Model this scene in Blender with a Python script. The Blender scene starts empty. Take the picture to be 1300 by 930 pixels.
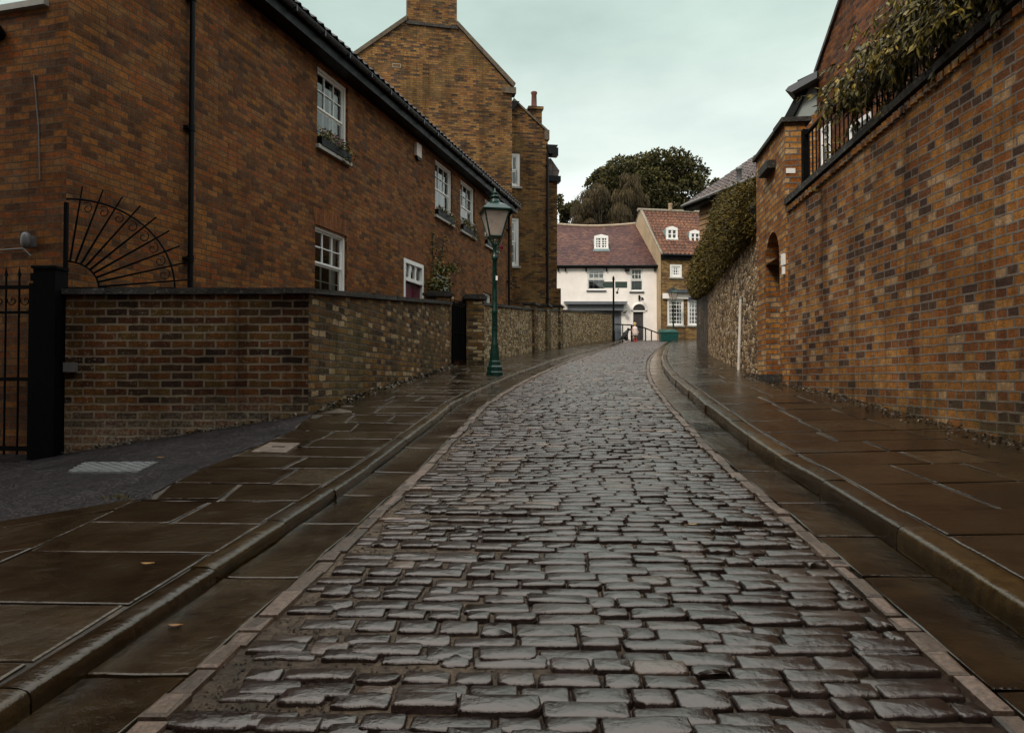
import bpy, bmesh, math, random
from mathutils import Vector, Matrix
random.seed(11)
R = math.radians
scene = bpy.context.scene
COL = scene.collection
# ------------------------------------------------------------------ camera maths
F, PX, HOR, TILT, CAMZ = 950.0, 650.0, 483.0, R(1.2), 1.0
PPY = HOR - F*math.tan(TILT)
def ray(px, py):
    u = (px-PX)/F; v = (PPY-py)/F
    c, s = math.cos(TILT), math.sin(TILT)
    return Vector((u, c - v*s, s + v*c))
CAM = Vector((0, 0, CAMZ))
def at(px, py, Y):
    d = ray(px, py); return CAM + d*(Y/d.y)
class Fr:
    """vertical wall frame: origin o, horizontal unit u, outward normal n"""
    def __init__(s, ox, oy, ux, uy, flip=False):
        l = math.hypot(ux, uy); s.o = Vector((ox, oy, 0)); s.u = Vector((ux/l, uy/l, 0))
        s.n = Vector((s.u.y, -s.u.x, 0))
        if flip: s.n = -s.n
    def p(s, a, b, c=0): return s.o + s.u*a + s.n*c + Vector((0, 0, b))
    def hit(s, px, py, c=0):
        d = ray(px, py); q = s.o + s.n*c - CAM
        t = q.dot(s.n)/d.dot(s.n); w = CAM + d*t
        return (w - s.o).dot(s.u), w.z
# ------------------------------------------------------------------ mesh builder
class MB:
    def __init__(s): s.v = []; s.f = []; s.k = []; s.sm = []
    def face(s, pts, k=0.5, sm=False):
        i = len(s.v); s.v += [tuple(p) for p in pts]; s.f.append(tuple(range(i, i+len(pts)))); s.k.append(k); s.sm.append(sm)
    def grid(s, rows, k=0.5, sm=True, close=False):
        i = len(s.v); m = len(rows[0])
        for r in rows: s.v += [tuple(p) for p in r]
        for a in range(len(rows)-1):
            for b in range(m if close else m-1):
                b2 = (b+1) % m
                s.f.append((i+a*m+b, i+a*m+b2, i+(a+1)*m+b2, i+(a+1)*m+b)); s.k.append(k); s.sm.append(sm)
    def hexa(s, q, k=0.5):
        # q: 8 points, bottom 4 ccw, top 4
        i = len(s.v); s.v += [tuple(p) for p in q]
        for f in ((3,2,1,0),(4,5,6,7),(0,1,5,4),(1,2,6,5),(2,3,7,6),(3,0,4,7)):
            s.f.append(tuple(i+j for j in f)); s.k.append(k); s.sm.append(False)
    def box(s, x0, x1, y0, y1, z0, z1, k=0.5):
        s.hexa([Vector(t) for t in ((x0,y0,z0),(x1,y0,z0),(x1,y1,z0),(x0,y1,z0),(x0,y0,z1),(x1,y0,z1),(x1,y1,z1),(x0,y1,z1))], k)
    def fbox(s, fr, a0, a1, b0, b1, c0, c1, k=0.5):
        s.hexa([fr.p(a0,b0,c1), fr.p(a1,b0,c1), fr.p(a1,b0,c0), fr.p(a0,b0,c0), fr.p(a0,b1,c1), fr.p(a1,b1,c1), fr.p(a1,b1,c0), fr.p(a0,b1,c0)], k)
    def prism(s, bottom, top, k=0.5):
        n = len(bottom); i = len(s.v); s.v += [tuple(p) for p in bottom] + [tuple(p) for p in top]
        s.f.append(tuple(i+n-1-j for j in range(n))); s.f.append(tuple(i+n+j for j in range(n)))
        for j in range(n): s.f.append((i+j, i+(j+1) % n, i+n+(j+1) % n, i+n+j))
        s.k += [k]*(n+2); s.sm += [False]*(n+2)
    def fprism(s, fr, poly, c0, c1, k=0.5):
        s.prism([fr.p(a, b, c1) for a, b in poly], [fr.p(a, b, c0) for a, b in poly], k)
    def bar(s, p, q, r, n=6, k=0.5, r2=None):
        p, q = Vector(p), Vector(q); d = (q-p)
        if d.length < 1e-6: return
        t = d.normalized().orthogonal().normalized(); b = d.normalized().cross(t); r2 = r if r2 is None else r2
        rows = [[p + (t*math.cos(2*math.pi*j/n)+b*math.sin(2*math.pi*j/n))*r for j in range(n)],
                [q + (t*math.cos(2*math.pi*j/n)+b*math.sin(2*math.pi*j/n))*r2 for j in range(n)]]
        s.grid(rows, k, True, True); s.face(rows[0][::-1], k); s.face(rows[1], k)
    def tube(s, pts, r, n=6, k=0.5):
        for a, b in zip(pts[:-1], pts[1:]): s.bar(a, b, r, n, k)
    def lathe(s, c, prof, n=16, k=0.5, rot=0, sm=True):
        c = Vector(c)
        rows = [[c + Vector((r*math.cos(rot+2*math.pi*j/n), r*math.sin(rot+2*math.pi*j/n), z)) for j in range(n)] for r, z in prof]
        s.grid(rows, k, sm, True); s.face(rows[0][::-1], k); s.face(rows[-1], k)
    def leaf(s, p, d, w, l, k, nrm=None):
        d = d.normalized()
        t = d.cross(nrm if nrm is not None else Vector((random.gauss(0,1), random.gauss(0,1), random.gauss(0,1))))
        if t.length < 1e-4: t = d.orthogonal()
        t.normalize()
        s.face([p, p+d*l*.45+t*w*.5, p+d*l, p+d*l*.45-t*w*.5], k)
    def build(s, name, mat, parent=None, org=None):
        me = bpy.data.meshes.new(name); off = Vector((0,0,0))
        if parent is not None: off = Vector(OFF[parent.name])
        elif org is not None: off = Vector(org)
        me.from_pydata([tuple(Vector(v)-off) for v in s.v], [], s.f)
        me.update()
        at_ = me.attributes.new('var', 'FLOAT', 'FACE'); at_.data.foreach_set('value', s.k)
        me.polygons.foreach_set('use_smooth', s.sm)
        uv = me.uv_layers.new(name='UVMap'); Z = Vector((0,0,1))
        for p in me.polygons:
            n = p.normal
            if abs(n.z) > .96: t = Vector((1,0,0)); b = Vector((0,1,0))
            else:
                t = Z.cross(n).normalized(); b = n.cross(t)
            for li in p.loop_indices:
                co = Vector(s.v[me.loops[li].vertex_index]); uv.data[li].uv = (co.dot(t), co.dot(b))
        if mat: me.materials.append(mat)
        o = bpy.data.objects.new(name, me); COL.objects.link(o)
        if parent is not None: o.parent = parent
        elif org is not None: o.location = off
        OFF[o.name] = tuple(off)
        return o
OFF = {}
def tag(o, label, cat=None, group=None, kind=None):
    if label: o['label'] = label
    if cat: o['category'] = cat
    if group: o['group'] = group
    if kind: o['kind'] = kind
    return o
def thing(name, loc, label, cat, group=None):
    o = bpy.data.objects.new(name, None); COL.objects.link(o); o.location = loc; o.empty_display_size = .2
    OFF[o.name] = tuple(loc); return tag(o, label, cat, group)
def struct(o): o['kind'] = 'structure'; return o
def copy_tree(o, parent=None):
    c = o.copy(); COL.objects.link(c); OFF[c.name] = OFF.get(o.name, (0,0,0))
    if parent is not None: c.parent = parent
    for ch in list(o.children): copy_tree(ch, c)
    return c
# ------------------------------------------------------------------ materials
class NT:
    def __init__(s, name):
        s.m = bpy.data.materials.new(name); s.m.use_nodes = True; s.t = s.m.node_tree
        s.b = s.t.nodes['Principled BSDF']; s.out = s.t.nodes['Material Output']
    def n(s, typ, **kw):
        nd = s.t.nodes.new(typ)
        for k, v in kw.items(): setattr(nd, k, v)
        return nd
    def l(s, a, b): s.t.links.new(a, b)
    def inp(s, nd, key, v):
        if hasattr(v, 'is_linked') or hasattr(v, 'links'): s.l(v, nd.inputs[key])
        else: nd.inputs[key].default_value = v
    def coord(s, kind='Object'): return s.n('ShaderNodeTexCoord').outputs[kind]
    def noise(s, vec, scale, detail=4, rough=.55):
        nd = s.n('ShaderNodeTexNoise'); s.l(vec, nd.inputs['Vector'])
        nd.inputs['Scale'].default_value = scale; nd.inputs['Detail'].default_value = detail; nd.inputs['Roughness'].default_value = rough
        return nd.outputs['Fac']
    def ramp(s, fac, stops, interp='LINEAR'):
        nd = s.n('ShaderNodeValToRGB'); cr = nd.color_ramp; cr.interpolation = interp
        while len(cr.elements) < len(stops): cr.elements.new(.5)
        for e, (p, c) in zip(cr.elements, stops):
            e.position = p; e.color = (c, c, c, 1) if not isinstance(c, (tuple, list)) else (*c, 1)
        s.l(fac, nd.inputs['Fac']); return nd.outputs['Color']
    def mix(s, fac, a, b, mode='MIX'):
        nd = s.n('ShaderNodeMix', data_type='RGBA', blend_type=mode)
        s.inp(nd, 'Factor', fac) if not isinstance(fac, float) else setattr(nd.inputs['Factor'], 'default_value', fac)
        for key, v in (('A', a), ('B', b)):
            sock = [i for i in nd.inputs if i.name == key and i.type == 'RGBA'][0]
            if isinstance(v, (tuple, list)): sock.default_value = (*v, 1)
            else: s.l(v, sock)
        return [o for o in nd.outputs if o.type == 'RGBA'][0]
    def math(s, op, a, b=0.0):
        nd = s.n('ShaderNodeMath', operation=op)
        for i, v in enumerate((a, b)):
            if isinstance(v, (int, float)): nd.inputs[i].default_value = v
            else: s.l(v, nd.inputs[i])
        return nd.outputs[0]
    def bump(s, h, strength=.5, dist=.01):
        nd = s.n('ShaderNodeBump'); nd.inputs['Strength'].default_value = strength; nd.inputs['Distance'].default_value = dist
        s.l(h, nd.inputs['Height']); s.l(nd.outputs[0], s.b.inputs['Normal'])
    def fin(s, col, rough=.6, spec=.5, metal=0.0):
        s.inp(s.b, 'Base Color', (*col, 1) if isinstance(col, tuple) else col)
        s.inp(s.b, 'Roughness', rough); s.b.inputs['Specular IOR Level'].default_value = spec; s.b.inputs['Metallic'].default_value = metal
        return s.m
def brick_mat(name, cols, w=.225, h=.078, mortar=(.12,.1,.08), mw=.011, squash=1.0, sfreq=2, stain=.5, dark=(.35,.33,.33), rough=(.6,.95),
              patch=None, bumpd=.012, warp=.006, white=0.0, rot=False, salt=None, streak=.5, algae=None):
    t = NT(name); uv = t.coord('UV'); ob = t.coord('Object')
    if rot:
        mp = t.n('ShaderNodeMapping'); mp.inputs['Rotation'].default_value = (0,0,R(90)); t.l(uv, mp.inputs[0]); uv = mp.outputs[0]
    wn = t.n('ShaderNodeTexNoise'); t.l(uv, wn.inputs['Vector']); wn.inputs['Scale'].default_value = 7; wn.inputs['Detail'].default_value = 3
    sub = t.n('ShaderNodeVectorMath', operation='SUBTRACT'); t.l(wn.outputs['Color'], sub.inputs[0]); sub.inputs[1].default_value = (.5,.5,.5)
    sc = t.n('ShaderNodeVectorMath', operation='SCALE'); t.l(sub.outputs[0], sc.inputs[0]); sc.inputs['Scale'].default_value = warp*4
    ad = t.n('ShaderNodeVectorMath', operation='ADD'); t.l(uv, ad.inputs[0]); t.l(sc.outputs[0], ad.inputs[1])
    b = t.n('ShaderNodeTexBrick'); t.l(ad.outputs[0], b.inputs['Vector']); b.offset = .5; b.squash = squash; b.squash_frequency = sfreq
    for k, v in (('Scale', 1), ('Brick Width', w), ('Row Height', h), ('Mortar Size', mw), ('Mortar Smooth', .35), ('Bias', 0)): b.inputs[k].default_value = v
    b.inputs['Color1'].default_value = (0,0,0,1); b.inputs['Color2'].default_value = (1,1,1,1); b.inputs['Mortar'].default_value = (.5,.5,.5,1)
    n = len(cols); st = [(i/n, c) for i, c in enumerate(cols)]
    col = t.ramp(b.outputs['Color'], st, 'CONSTANT')
    fine = t.noise(uv, 55, 4, .65)
    mid = t.noise(uv, 17, 4, .7)
    col = t.mix(1.0, col, t.ramp(fine, [(.25, .55), (.75, 1.4)]), 'MULTIPLY'); col = t.mix(1.0, col, t.ramp(mid, [(.3, .62), (.7, 1.35)]), 'MULTIPLY')
    if patch:
        pf = t.ramp(t.noise(ob, .8, 3), [(.5, 0.0), (.62, 1.0)]); col = t.mix(t.math('MULTIPLY', pf, .6), col, patch)
    col = t.mix(b.outputs['Fac'], col, t.mix(t.noise(uv, 9, 3), mortar, tuple(c*.55 for c in mortar)))
    big = t.ramp(t.noise(ob, 1.1, 7, .68), [(.36, dark), (.62, (1.15,1.12,1.1))])
    col = t.mix(stain, col, t.mix(1.0, col, big, 'MULTIPLY'))
    if streak:
        mp2 = t.n('ShaderNodeMapping'); mp2.inputs['Scale'].default_value = (2.6, 2.6, .22); t.l(ob, mp2.inputs[0])
        sf_ = t.ramp(t.noise(mp2.outputs[0], 1.6, 6, .7), [(.50, 0.0), (.66, streak)])
        col = t.mix(sf_, col, t.mix(1.0, col, (.34,.30,.27), 'MULTIPLY'))
    if salt or algae:
        sz = t.n('ShaderNodeSeparateXYZ'); t.l(ob, sz.inputs[0]); zn = t.math('ADD', sz.outputs['Z'], t.math('MULTIPLY', t.math('SUBTRACT', t.noise(ob, 1.7, 5, .65), .5), 1.1))
        for band, cc, amt, sc_ in ((salt, (.46,.40,.31), .62, 30), (algae, (.055,.048,.018), .75, 12)):
            if not band: continue
            mr_ = t.n('ShaderNodeMapRange'); t.l(zn, mr_.inputs[0]); mr_.inputs[1].default_value, mr_.inputs[2].default_value = band
            col = t.mix(t.math('MULTIPLY', t.math('MULTIPLY', mr_.outputs[0], t.ramp(t.noise(uv, sc_, 5, .7), [(.42, .12), (.62, 1.0)])), amt), col, cc)
    if white:
        wf = t.math('MULTIPLY', t.ramp(t.noise(uv, 26, 5, .75), [(.57, 0.0), (.70, 1.0)]), t.ramp(t.noise(ob, 1.1, 3), [(.42, 0.0), (.62, 1.0)]))
        col = t.mix(t.math('MULTIPLY', wf, white), col, (.42,.38,.32))
    hgt = t.math('ADD', t.math('MULTIPLY', t.math('SUBTRACT', 1.0, b.outputs['Fac']), .8), t.math('MULTIPLY', t.math('ADD', fine, mid), .4))
    hgt = t.math('ADD', hgt, t.math('MULTIPLY', b.outputs['Color'], .15))
    t.bump(hgt, .9, bumpd)
    rg = t.ramp(t.noise(uv, 3, 4), [(.3, rough[0]), (.7, rough[1])])
    return t.fin(col, rg, .12)
def plain(name, col, rough=.5, metal=0.0, spec=.5, var=.25, scale=6, bump=0.0, dist=.005, wear=None):
    t = NT(name); ob = t.coord('Object')
    f = t.noise(ob, scale, 5, .6)
    c = t.mix(1.0, col, t.ramp(f, [(.3, 1-var), (.7, 1+var)]), 'MULTIPLY')
    if wear: c = t.mix(t.ramp(t.noise(ob, scale*2.3, 6, .7), [(.56, 0.0), (.66, 1.0)]), c, wear)
    if bump: t.bump(t.noise(ob, scale*8, 4), bump, dist)
    return t.fin(c, t.ramp(f, [(.3, max(.03, rough-.12)), (.7, min(1, rough+.12))]), spec, metal)
def stone_mat(name, stops, scale=9, mortar=(.1,.085,.07), stretch=(1,1,2.3), rough=.75, edge=.06, dist=.03):
    t = NT(name); ob = t.coord('Object'); mp = t.n('ShaderNodeMapping'); mp.inputs['Scale'].default_value = stretch; t.l(ob, mp.inputs[0])
    wn = t.n('ShaderNodeTexNoise'); t.l(mp.outputs[0], wn.inputs['Vector']); wn.inputs['Scale'].default_value = 5
    v2 = t.n('ShaderNodeVectorMath', operation='SCALE'); t.l(wn.outputs['Color'], v2.inputs[0]); v2.inputs['Scale'].default_value = .12
    ad = t.n('ShaderNodeVectorMath', operation='ADD'); t.l(mp.outputs[0], ad.inputs[0]); t.l(v2.outputs[0], ad.inputs[1])
    v = t.n('ShaderNodeTexVoronoi', feature='F1'); e = t.n('ShaderNodeTexVoronoi', feature='DISTANCE_TO_EDGE')
    for k in (v, e): t.l(ad.outputs[0], k.inputs['Vector']); k.inputs['Scale'].default_value = scale
    sep = t.n('ShaderNodeSeparateColor'); t.l(v.outputs['Color'], sep.inputs[0])
    col = t.ramp(sep.outputs[0], stops, 'CONSTANT')
    col = t.mix(1.0, col, t.ramp(t.noise(ob, 40, 4, .7), [(.3, .6), (.7, 1.35)]), 'MULTIPLY')
    ef = t.ramp(e.outputs['Distance'], [(0.0, 1.0), (edge, 0.0)])
    col = t.mix(ef, col, mortar)
    h = t.math('ADD', t.ramp(e.outputs['Distance'], [(0.0, 0.0), (edge*3, 1.0)]), t.math('MULTIPLY', t.noise(ob, 50, 3), .3))
    t.bump(h, 1.0, dist)
    return t.fin(col, rough, .15)
def var_mat(name, stops, rough=.6, spec=.4, nscale=20, nvar=.3, bump=0.0, dist=.004, rvar=.1, stain=None, sscale=2.0, sf=(.45, .62), stint=None):
    t = NT(name); ob = t.coord('Object'); a = t.n('ShaderNodeAttribute', attribute_name='var')
    col = t.ramp(a.outputs['Fac'], stops)
    f = t.noise(ob, nscale, 5, .65)
    col = t.mix(1.0, col, t.ramp(f, [(.3, 1-nvar), (.7, 1+nvar)]), 'MULTIPLY')
    g = t.noise(ob, sscale, 4, .6)
    if stain: col = t.mix(t.ramp(g, [(sf[0], 0.0), (sf[1], .75)]), col, stain)
    if bump: t.bump(t.math('ADD', f, t.math('MULTIPLY', t.noise(ob, nscale*.22, 3), 1.2)), bump, dist)
    rr = t.math('ADD', t.ramp(g, [(.35, rough-rvar), (.65, rough+rvar)]), t.math('MULTIPLY', t.math('SUBTRACT', a.outputs['Fac'], .5), rvar))
    if stint: t.b.inputs['Specular Tint'].default_value = (*stint, 1)
    return t.fin(col, rr, spec)
def glass_mat(name, tint=(.9,.95,.95), base=.06, rough=.02):
    t = NT(name); tr = t.n('ShaderNodeBsdfTransparent'); tr.inputs[0].default_value = (*tint, 1)
    gl = t.n('ShaderNodeBsdfGlossy'); gl.inputs['Roughness'].default_value = rough
    fr = t.n('ShaderNodeFresnel'); fr.inputs['IOR'].default_value = 1.5
    nz = t.noise(t.coord('Object'), 2.5, 2); bp = t.n('ShaderNodeBump'); bp.inputs['Strength'].default_value = .08; bp.inputs['Distance'].default_value = .02
    t.l(nz, bp.inputs['Height']); t.l(bp.outputs[0], gl.inputs['Normal']); 
    f = t.math('ADD', t.math('MULTIPLY', fr.outputs[0], 1.3), base)
    mx = t.n('ShaderNodeMixShader'); t.l(f, mx.inputs[0]); t.l(tr.outputs[0], mx.inputs[1]); t.l(gl.outputs[0], mx.inputs[2]); t.l(mx.outputs[0], t.out.inputs[0])
    return t.m
def frosted(name):
    t = NT(name); tr = t.n('ShaderNodeBsdfTransparent'); tr.inputs[0].default_value = (.95,.9,.86,1)
    d = t.n('ShaderNodeBsdfTranslucent'); d.inputs[0].default_value = (.85,.76,.70,1); d2 = t.n('ShaderNodeBsdfDiffuse'); d2.inputs[0].default_value = (.6,.52,.47,1)
    a = t.n('ShaderNodeMixShader'); a.inputs[0].default_value = .4; t.l(d.outputs[0], a.inputs[1]); t.l(d2.outputs[0], a.inputs[2])
    m = t.n('ShaderNodeMixShader'); t.l(t.ramp(t.noise(t.coord('Object'), 6, 4), [(.3, .45), (.7, .75)]), m.inputs[0]); t.l(tr.outputs[0], m.inputs[1]); t.l(a.outputs[0], m.inputs[2]); t.l(m.outputs[0], t.out.inputs[0]); return t.m
M = {}
M['brick_left'] = brick_mat('brick_left', [(.09,.038,.016),(.18,.066,.018),(.22,.08,.019),(.155,.052,.015),(.26,.10,.023),(.12,.05,.02),(.21,.093,.029),(.225,.068,.017)], mortar=(.12,.085,.052), mw=.008, stain=.42, white=.2, streak=.35)
M['brick_soldier'] = brick_mat('brick_soldier', [(.2,.062,.018),(.24,.08,.022),(.17,.055,.017),(.22,.085,.028)], w=.24, h=.072, mortar=(.12,.09,.065), mw=.008, rot=True, stain=.2)
M['brick_low'] = brick_mat('brick_low', [(.035,.018,.011),(.115,.042,.014),(.075,.028,.012),(.135,.058,.016),(.055,.03,.015),(.11,.062,.018),(.16,.062,.018)], w=.232, h=.084, mortar=(.29,.24,.17), mw=.013, stain=.85, dark=(.4,.36,.34), white=1.0, bumpd=.018, patch=(.12,.07,.02), salt=(.25, -.45), streak=.7)
M['brick_mossy'] = brick_mat('brick_mossy', [(.05,.03,.015),(.16,.085,.03),(.28,.165,.065),(.15,.068,.02),(.44,.32,.18),(.08,.05,.022),(.22,.11,.025)], w=.225, h=.082, mortar=(.13,.11,.08), mw=.013, stain=.7, dark=(.45,.42,.38), white=.7, bumpd=.025, warp=.014, streak=.7, algae=(.5, -.3), patch=(.11,.085,.025))
M['brick_right'] = brick_mat('brick_right', [(.055,.031,.022),(.19,.074,.02),(.24,.10,.026),(.12,.046,.018),(.265,.118,.03),(.195,.07,.02),(.29,.145,.045),(.075,.042,.026),(.225,.095,.025),(.265,.118,.03),(.155,.06,.02),(.30,.19,.10)], w=.225, h=.083, mortar=(.2,.17,.14), mw=.011, squash=.62, stain=.75, dark=(.42,.38,.36), white=.35, streak=.75, algae=(.55, -.35), bumpd=.014)
M['brick_gate'] = brick_mat('brick_gate', [(.30,.115,.022),(.36,.15,.03),(.2,.07,.016),(.38,.19,.055),(.26,.095,.018),(.40,.25,.12)], h=.083, mortar=(.16,.14,.12), mw=.013, stain=.45, dark=(.55,.5,.48), white=.3, bumpd=.016)
M['brick_gable'] = brick_mat('brick_gable', [(.05,.031,.018),(.23,.108,.03),(.18,.076,.022),(.11,.053,.02),(.26,.13,.037),(.2,.088,.024),(.075,.04,.019),(.22,.12,.035)], h=.078, mortar=(.13,.10,.07), mw=.010, stain=.75, dark=(.4,.38,.36), white=.15, patch=(.17,.10,.03))
M['brick_far'] = brick_mat('brick_far', [(.16,.08,.025),(.26,.15,.045),(.2,.10,.028),(.30,.18,.06),(.12,.06,.022)], h=.08, mortar=(.2,.16,.11), mw=.012, stain=.5, white=.4)
M['brick_red'] = brick_mat('brick_red', [(.17,.056,.018),(.23,.08,.022),(.12,.042,.018),(.2,.072,.028),(.07,.03,.018)], h=.08, mortar=(.12,.09,.07), mw=.010, stain=.6)
M['rubble'] = stone_mat('rubble', [(0.0,(.16,.09,.04)),(.2,(.3,.2,.11)),(.4,(.4,.29,.18)),(.58,(.09,.06,.035)),(.7,(.46,.35,.23)),(.85,(.25,.15,.06))], scale=4.8)
M['buff_rubble'] = stone_mat('buff_rubble', [(0.0,(.14,.085,.035)),(.2,(.28,.18,.08)),(.4,(.38,.27,.14)),(.58,(.08,.052,.026)),(.68,(.46,.36,.22)),(.85,(.22,.12,.04))], scale=5.5, mortar=(.2,.155,.1), stretch=(1,1,2.6))
M['old_stone'] = stone_mat('old_stone', [(0.0,(.07,.055,.045)),(.4,(.11,.085,.065)),(.7,(.05,.042,.037))], scale=2.6, stretch=(1,1,.7), edge=.03)
M['coping'] = plain('coping', (.03,.025,.021), .6, var=.55, scale=9, bump=1.0, dist=.02, wear=(.12,.11,.09), spec=.2)
M['gable_coping'] = plain('gable_coping', (.10,.078,.055), .75, var=.45, scale=6, bump=.6, dist=.015, spec=.15)
M['coping_light'] = plain('coping_light', (.2,.165,.12), .7, var=.3, scale=6, bump=.5, dist=.01)
M['white_paint'] = plain('white_paint', (.78,.76,.73), .45, var=.05, scale=3)
M['white_render'] = plain('white_render', (.84,.77,.72), .8, var=.1, scale=1.2, bump=.3, dist=.006)
M['cream_render'] = plain('cream_render', (.36,.26,.16), .8, var=.2, scale=1.6, bump=.4, dist=.01)
M['grey_render'] = plain('grey_render', (.22,.25,.24), .7, var=.15, scale=2.5, bump=.3)
M['stone_sill'] = plain('stone_sill', (.3,.28,.25), .5, var=.2, scale=8)
M['black_paint'] = plain('black_paint', (.005,.0055,.006), .45, var=.3, scale=9, spec=.14)
M['black_iron'] = plain('black_iron', (.003,.0033,.0036), .6, var=.4, scale=15, bump=.3, dist=.002, spec=.06)
M['green_paint'] = plain('green_paint', (.003,.026,.019), .3, var=.25, scale=8, bump=.15, dist=.002, spec=.4)
M['lead'] = plain('lead', (.06,.065,.075), .5, var=.3, scale=5)
M['teal_lead'] = plain('teal_lead', (.2,.29,.3), .6, var=.25, scale=5)
M['grey_paint'] = plain('grey_paint', (.13,.14,.155), .4, var=.1, scale=5)
M['maroon'] = plain('maroon', (.085,.008,.02), .35, var=.15, scale=5)
M['dark_door'] = plain('dark_door', (.045,.038,.037), .45, var=.2)
M['glass'] = glass_mat('glass'); M['lamp_glass'] = frosted('lamp_glass')
M['curtain'] = plain('curtain', (.62,.62,.6), .9, var=.12, scale=14)
M['grey_plastic'] = plain('grey_plastic', (.13,.13,.13), .4, var=.1)
M['steel'] = plain('steel', (.2,.21,.21), .4, .7, var=.3, scale=9)
M['boards'] = plain('boards', (.25,.145,.065), .6, var=.2, scale=4)
M['timber'] = plain('timber', (.085,.04,.02), .6, var=.3, scale=5)
M['green_bin'] = plain('green_bin', (.008,.06,.05), .4, var=.2)
M['terracotta'] = plain('terracotta', (.13,.045,.03), .7, var=.3)
M['soil'] = plain('soil', (.03,.02,.013), .9, var=.3)
M['bark'] = plain('bark', (.045,.034,.024), .9, var=.3, scale=6, bump=.6, dist=.02)
M['leaf_hedge'] = var_mat('leaf_hedge', [(0.0,(.03,.024,.006)),(.5,(.085,.062,.012)),(1.0,(.18,.12,.024))], .6, .15)
M['leaf_vine'] = var_mat('leaf_vine', [(0.0,(.025,.024,.005)),(.45,(.10,.082,.013)),(.8,(.23,.165,.024)),(1.0,(.36,.24,.035))], .5, .25)
M['leaf_oak'] = var_mat('leaf_oak', [(0.0,(.016,.016,.007)),(.5,(.05,.045,.014)),(1.0,(.125,.095,.026))], .7, .12)
M['leaf_willow'] = var_mat('leaf_willow', [(0.0,(.028,.02,.009)),(.5,(.06,.042,.018)),(1.0,(.11,.08,.034))], .7, .2)
M['leaf_small'] = var_mat('leaf_small', [(0.0,(.04,.028,.012)),(.5,(.08,.055,.02)),(1.0,(.14,.11,.035))], .6, .3)
M['leaf_box'] = var_mat('leaf_box', [(0.0,(.03,.045,.012)),(.5,(.1,.09,.02)),(1.0,(.25,.17,.03))], .5, .3)
M['petal'] = var_mat('petal', [(0.0,(.22,.04,.12)),(.4,(.45,.14,.3)),(.6,(.55,.4,.38)),(1.0,(.6,.55,.45))], .6, .3)
M['pink'] = plain('pink', (.5,.03,.12), .5)
M['yellow_leaf'] = var_mat('yellow_leaf', [(0.0,(.16,.06,.015)),(.6,(.4,.2,.03)),(1.0,(.35,.3,.2))], .5, .4)
M['sett'] = var_mat('sett', [(0.0,(.006,.0042,.0038)),(.5,(.016,.0105,.009)),(.85,(.036,.0235,.019)),(1.0,(.10,.064,.042))], .19, .95, nscale=30, nvar=.55, bump=.7, dist=.006, rvar=.12, stain=(.05,.034,.02), sscale=1.1, sf=(.56,.72), stint=(1,.86,.78))
M['bed'] = var_mat('bed', [(0.0,(.035,.024,.015)),(.5,(.10,.068,.042)),(1.0,(.24,.18,.12))], .6, .25, nscale=30, nvar=.85, bump=1.0, dist=.03, stain=(.03,.022,.015), sscale=1.3)
M['edging'] = var_mat('edging', [(0.0,(.045,.032,.022)),(.6,(.1,.066,.042)),(1.0,(.17,.115,.085))], .5, .4, nscale=50, nvar=.5, bump=.8, dist=.008)
M['flag'] = var_mat('flag', [(0.0,(.007,.0042,.0024)),(.5,(.0145,.0088,.0042)),(.9,(.026,.016,.007)),(1.0,(.042,.028,.015))], .19, .6, nscale=11, nvar=.6, bump=.7, dist=.012, rvar=.1, stain=(.024,.015,.0055), sscale=1.7, stint=(1,.84,.7))
M['joint'] = var_mat('joint', [(0.0,(.085,.064,.044)),(1.0,(.085,.064,.044))], .6, .4, nscale=22, nvar=.9, bump=.8, dist=.01, stain=(.012,.009,.006), sscale=1.9, sf=(.42, .56))
M['kerb'] = var_mat('kerb', [(0.0,(.014,.008,.003)),(.5,(.029,.017,.005)),(1.0,(.052,.030,.009))], .22, .5, nscale=14, nvar=.6, bump=.7, dist=.01, rvar=.08, stain=(.025,.017,.009), sscale=2.4, stint=(1,.84,.7))
M['gutter'] = var_mat('gutter', [(0.0,(.006,.004,.0025)),(.5,(.012,.0075,.0038)),(1.0,(.021,.013,.006))], .18, .55, nscale=11, nvar=.7, bump=.7, dist=.01, rvar=.08, stain=(.034,.02,.006), sscale=2.0, stint=(1,.84,.7))
def asphalt():
    t = NT('asphalt'); ob = t.coord('Object')
    sp = t.noise(ob, 60, 3, .7)
    col = t.mix(t.ramp(sp, [(.53, 0.0), (.6, 1.0)]), (.0055,.0046,.005), (.085,.07,.07))
    col = t.mix(1.0, col, t.ramp(t.noise(ob, 2, 4), [(.3, .6), (.7, 1.3)]), 'MULTIPLY')
    t.bump(sp, 1.0, .012); return t.fin(col, t.ramp(t.noise(ob, 5, 3), [(.3, .45), (.7, .7)]), .12)
M['asphalt'] = asphalt()
M['earth'] = plain('earth', (.05,.045,.025), .9, var=.3, scale=1)
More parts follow.
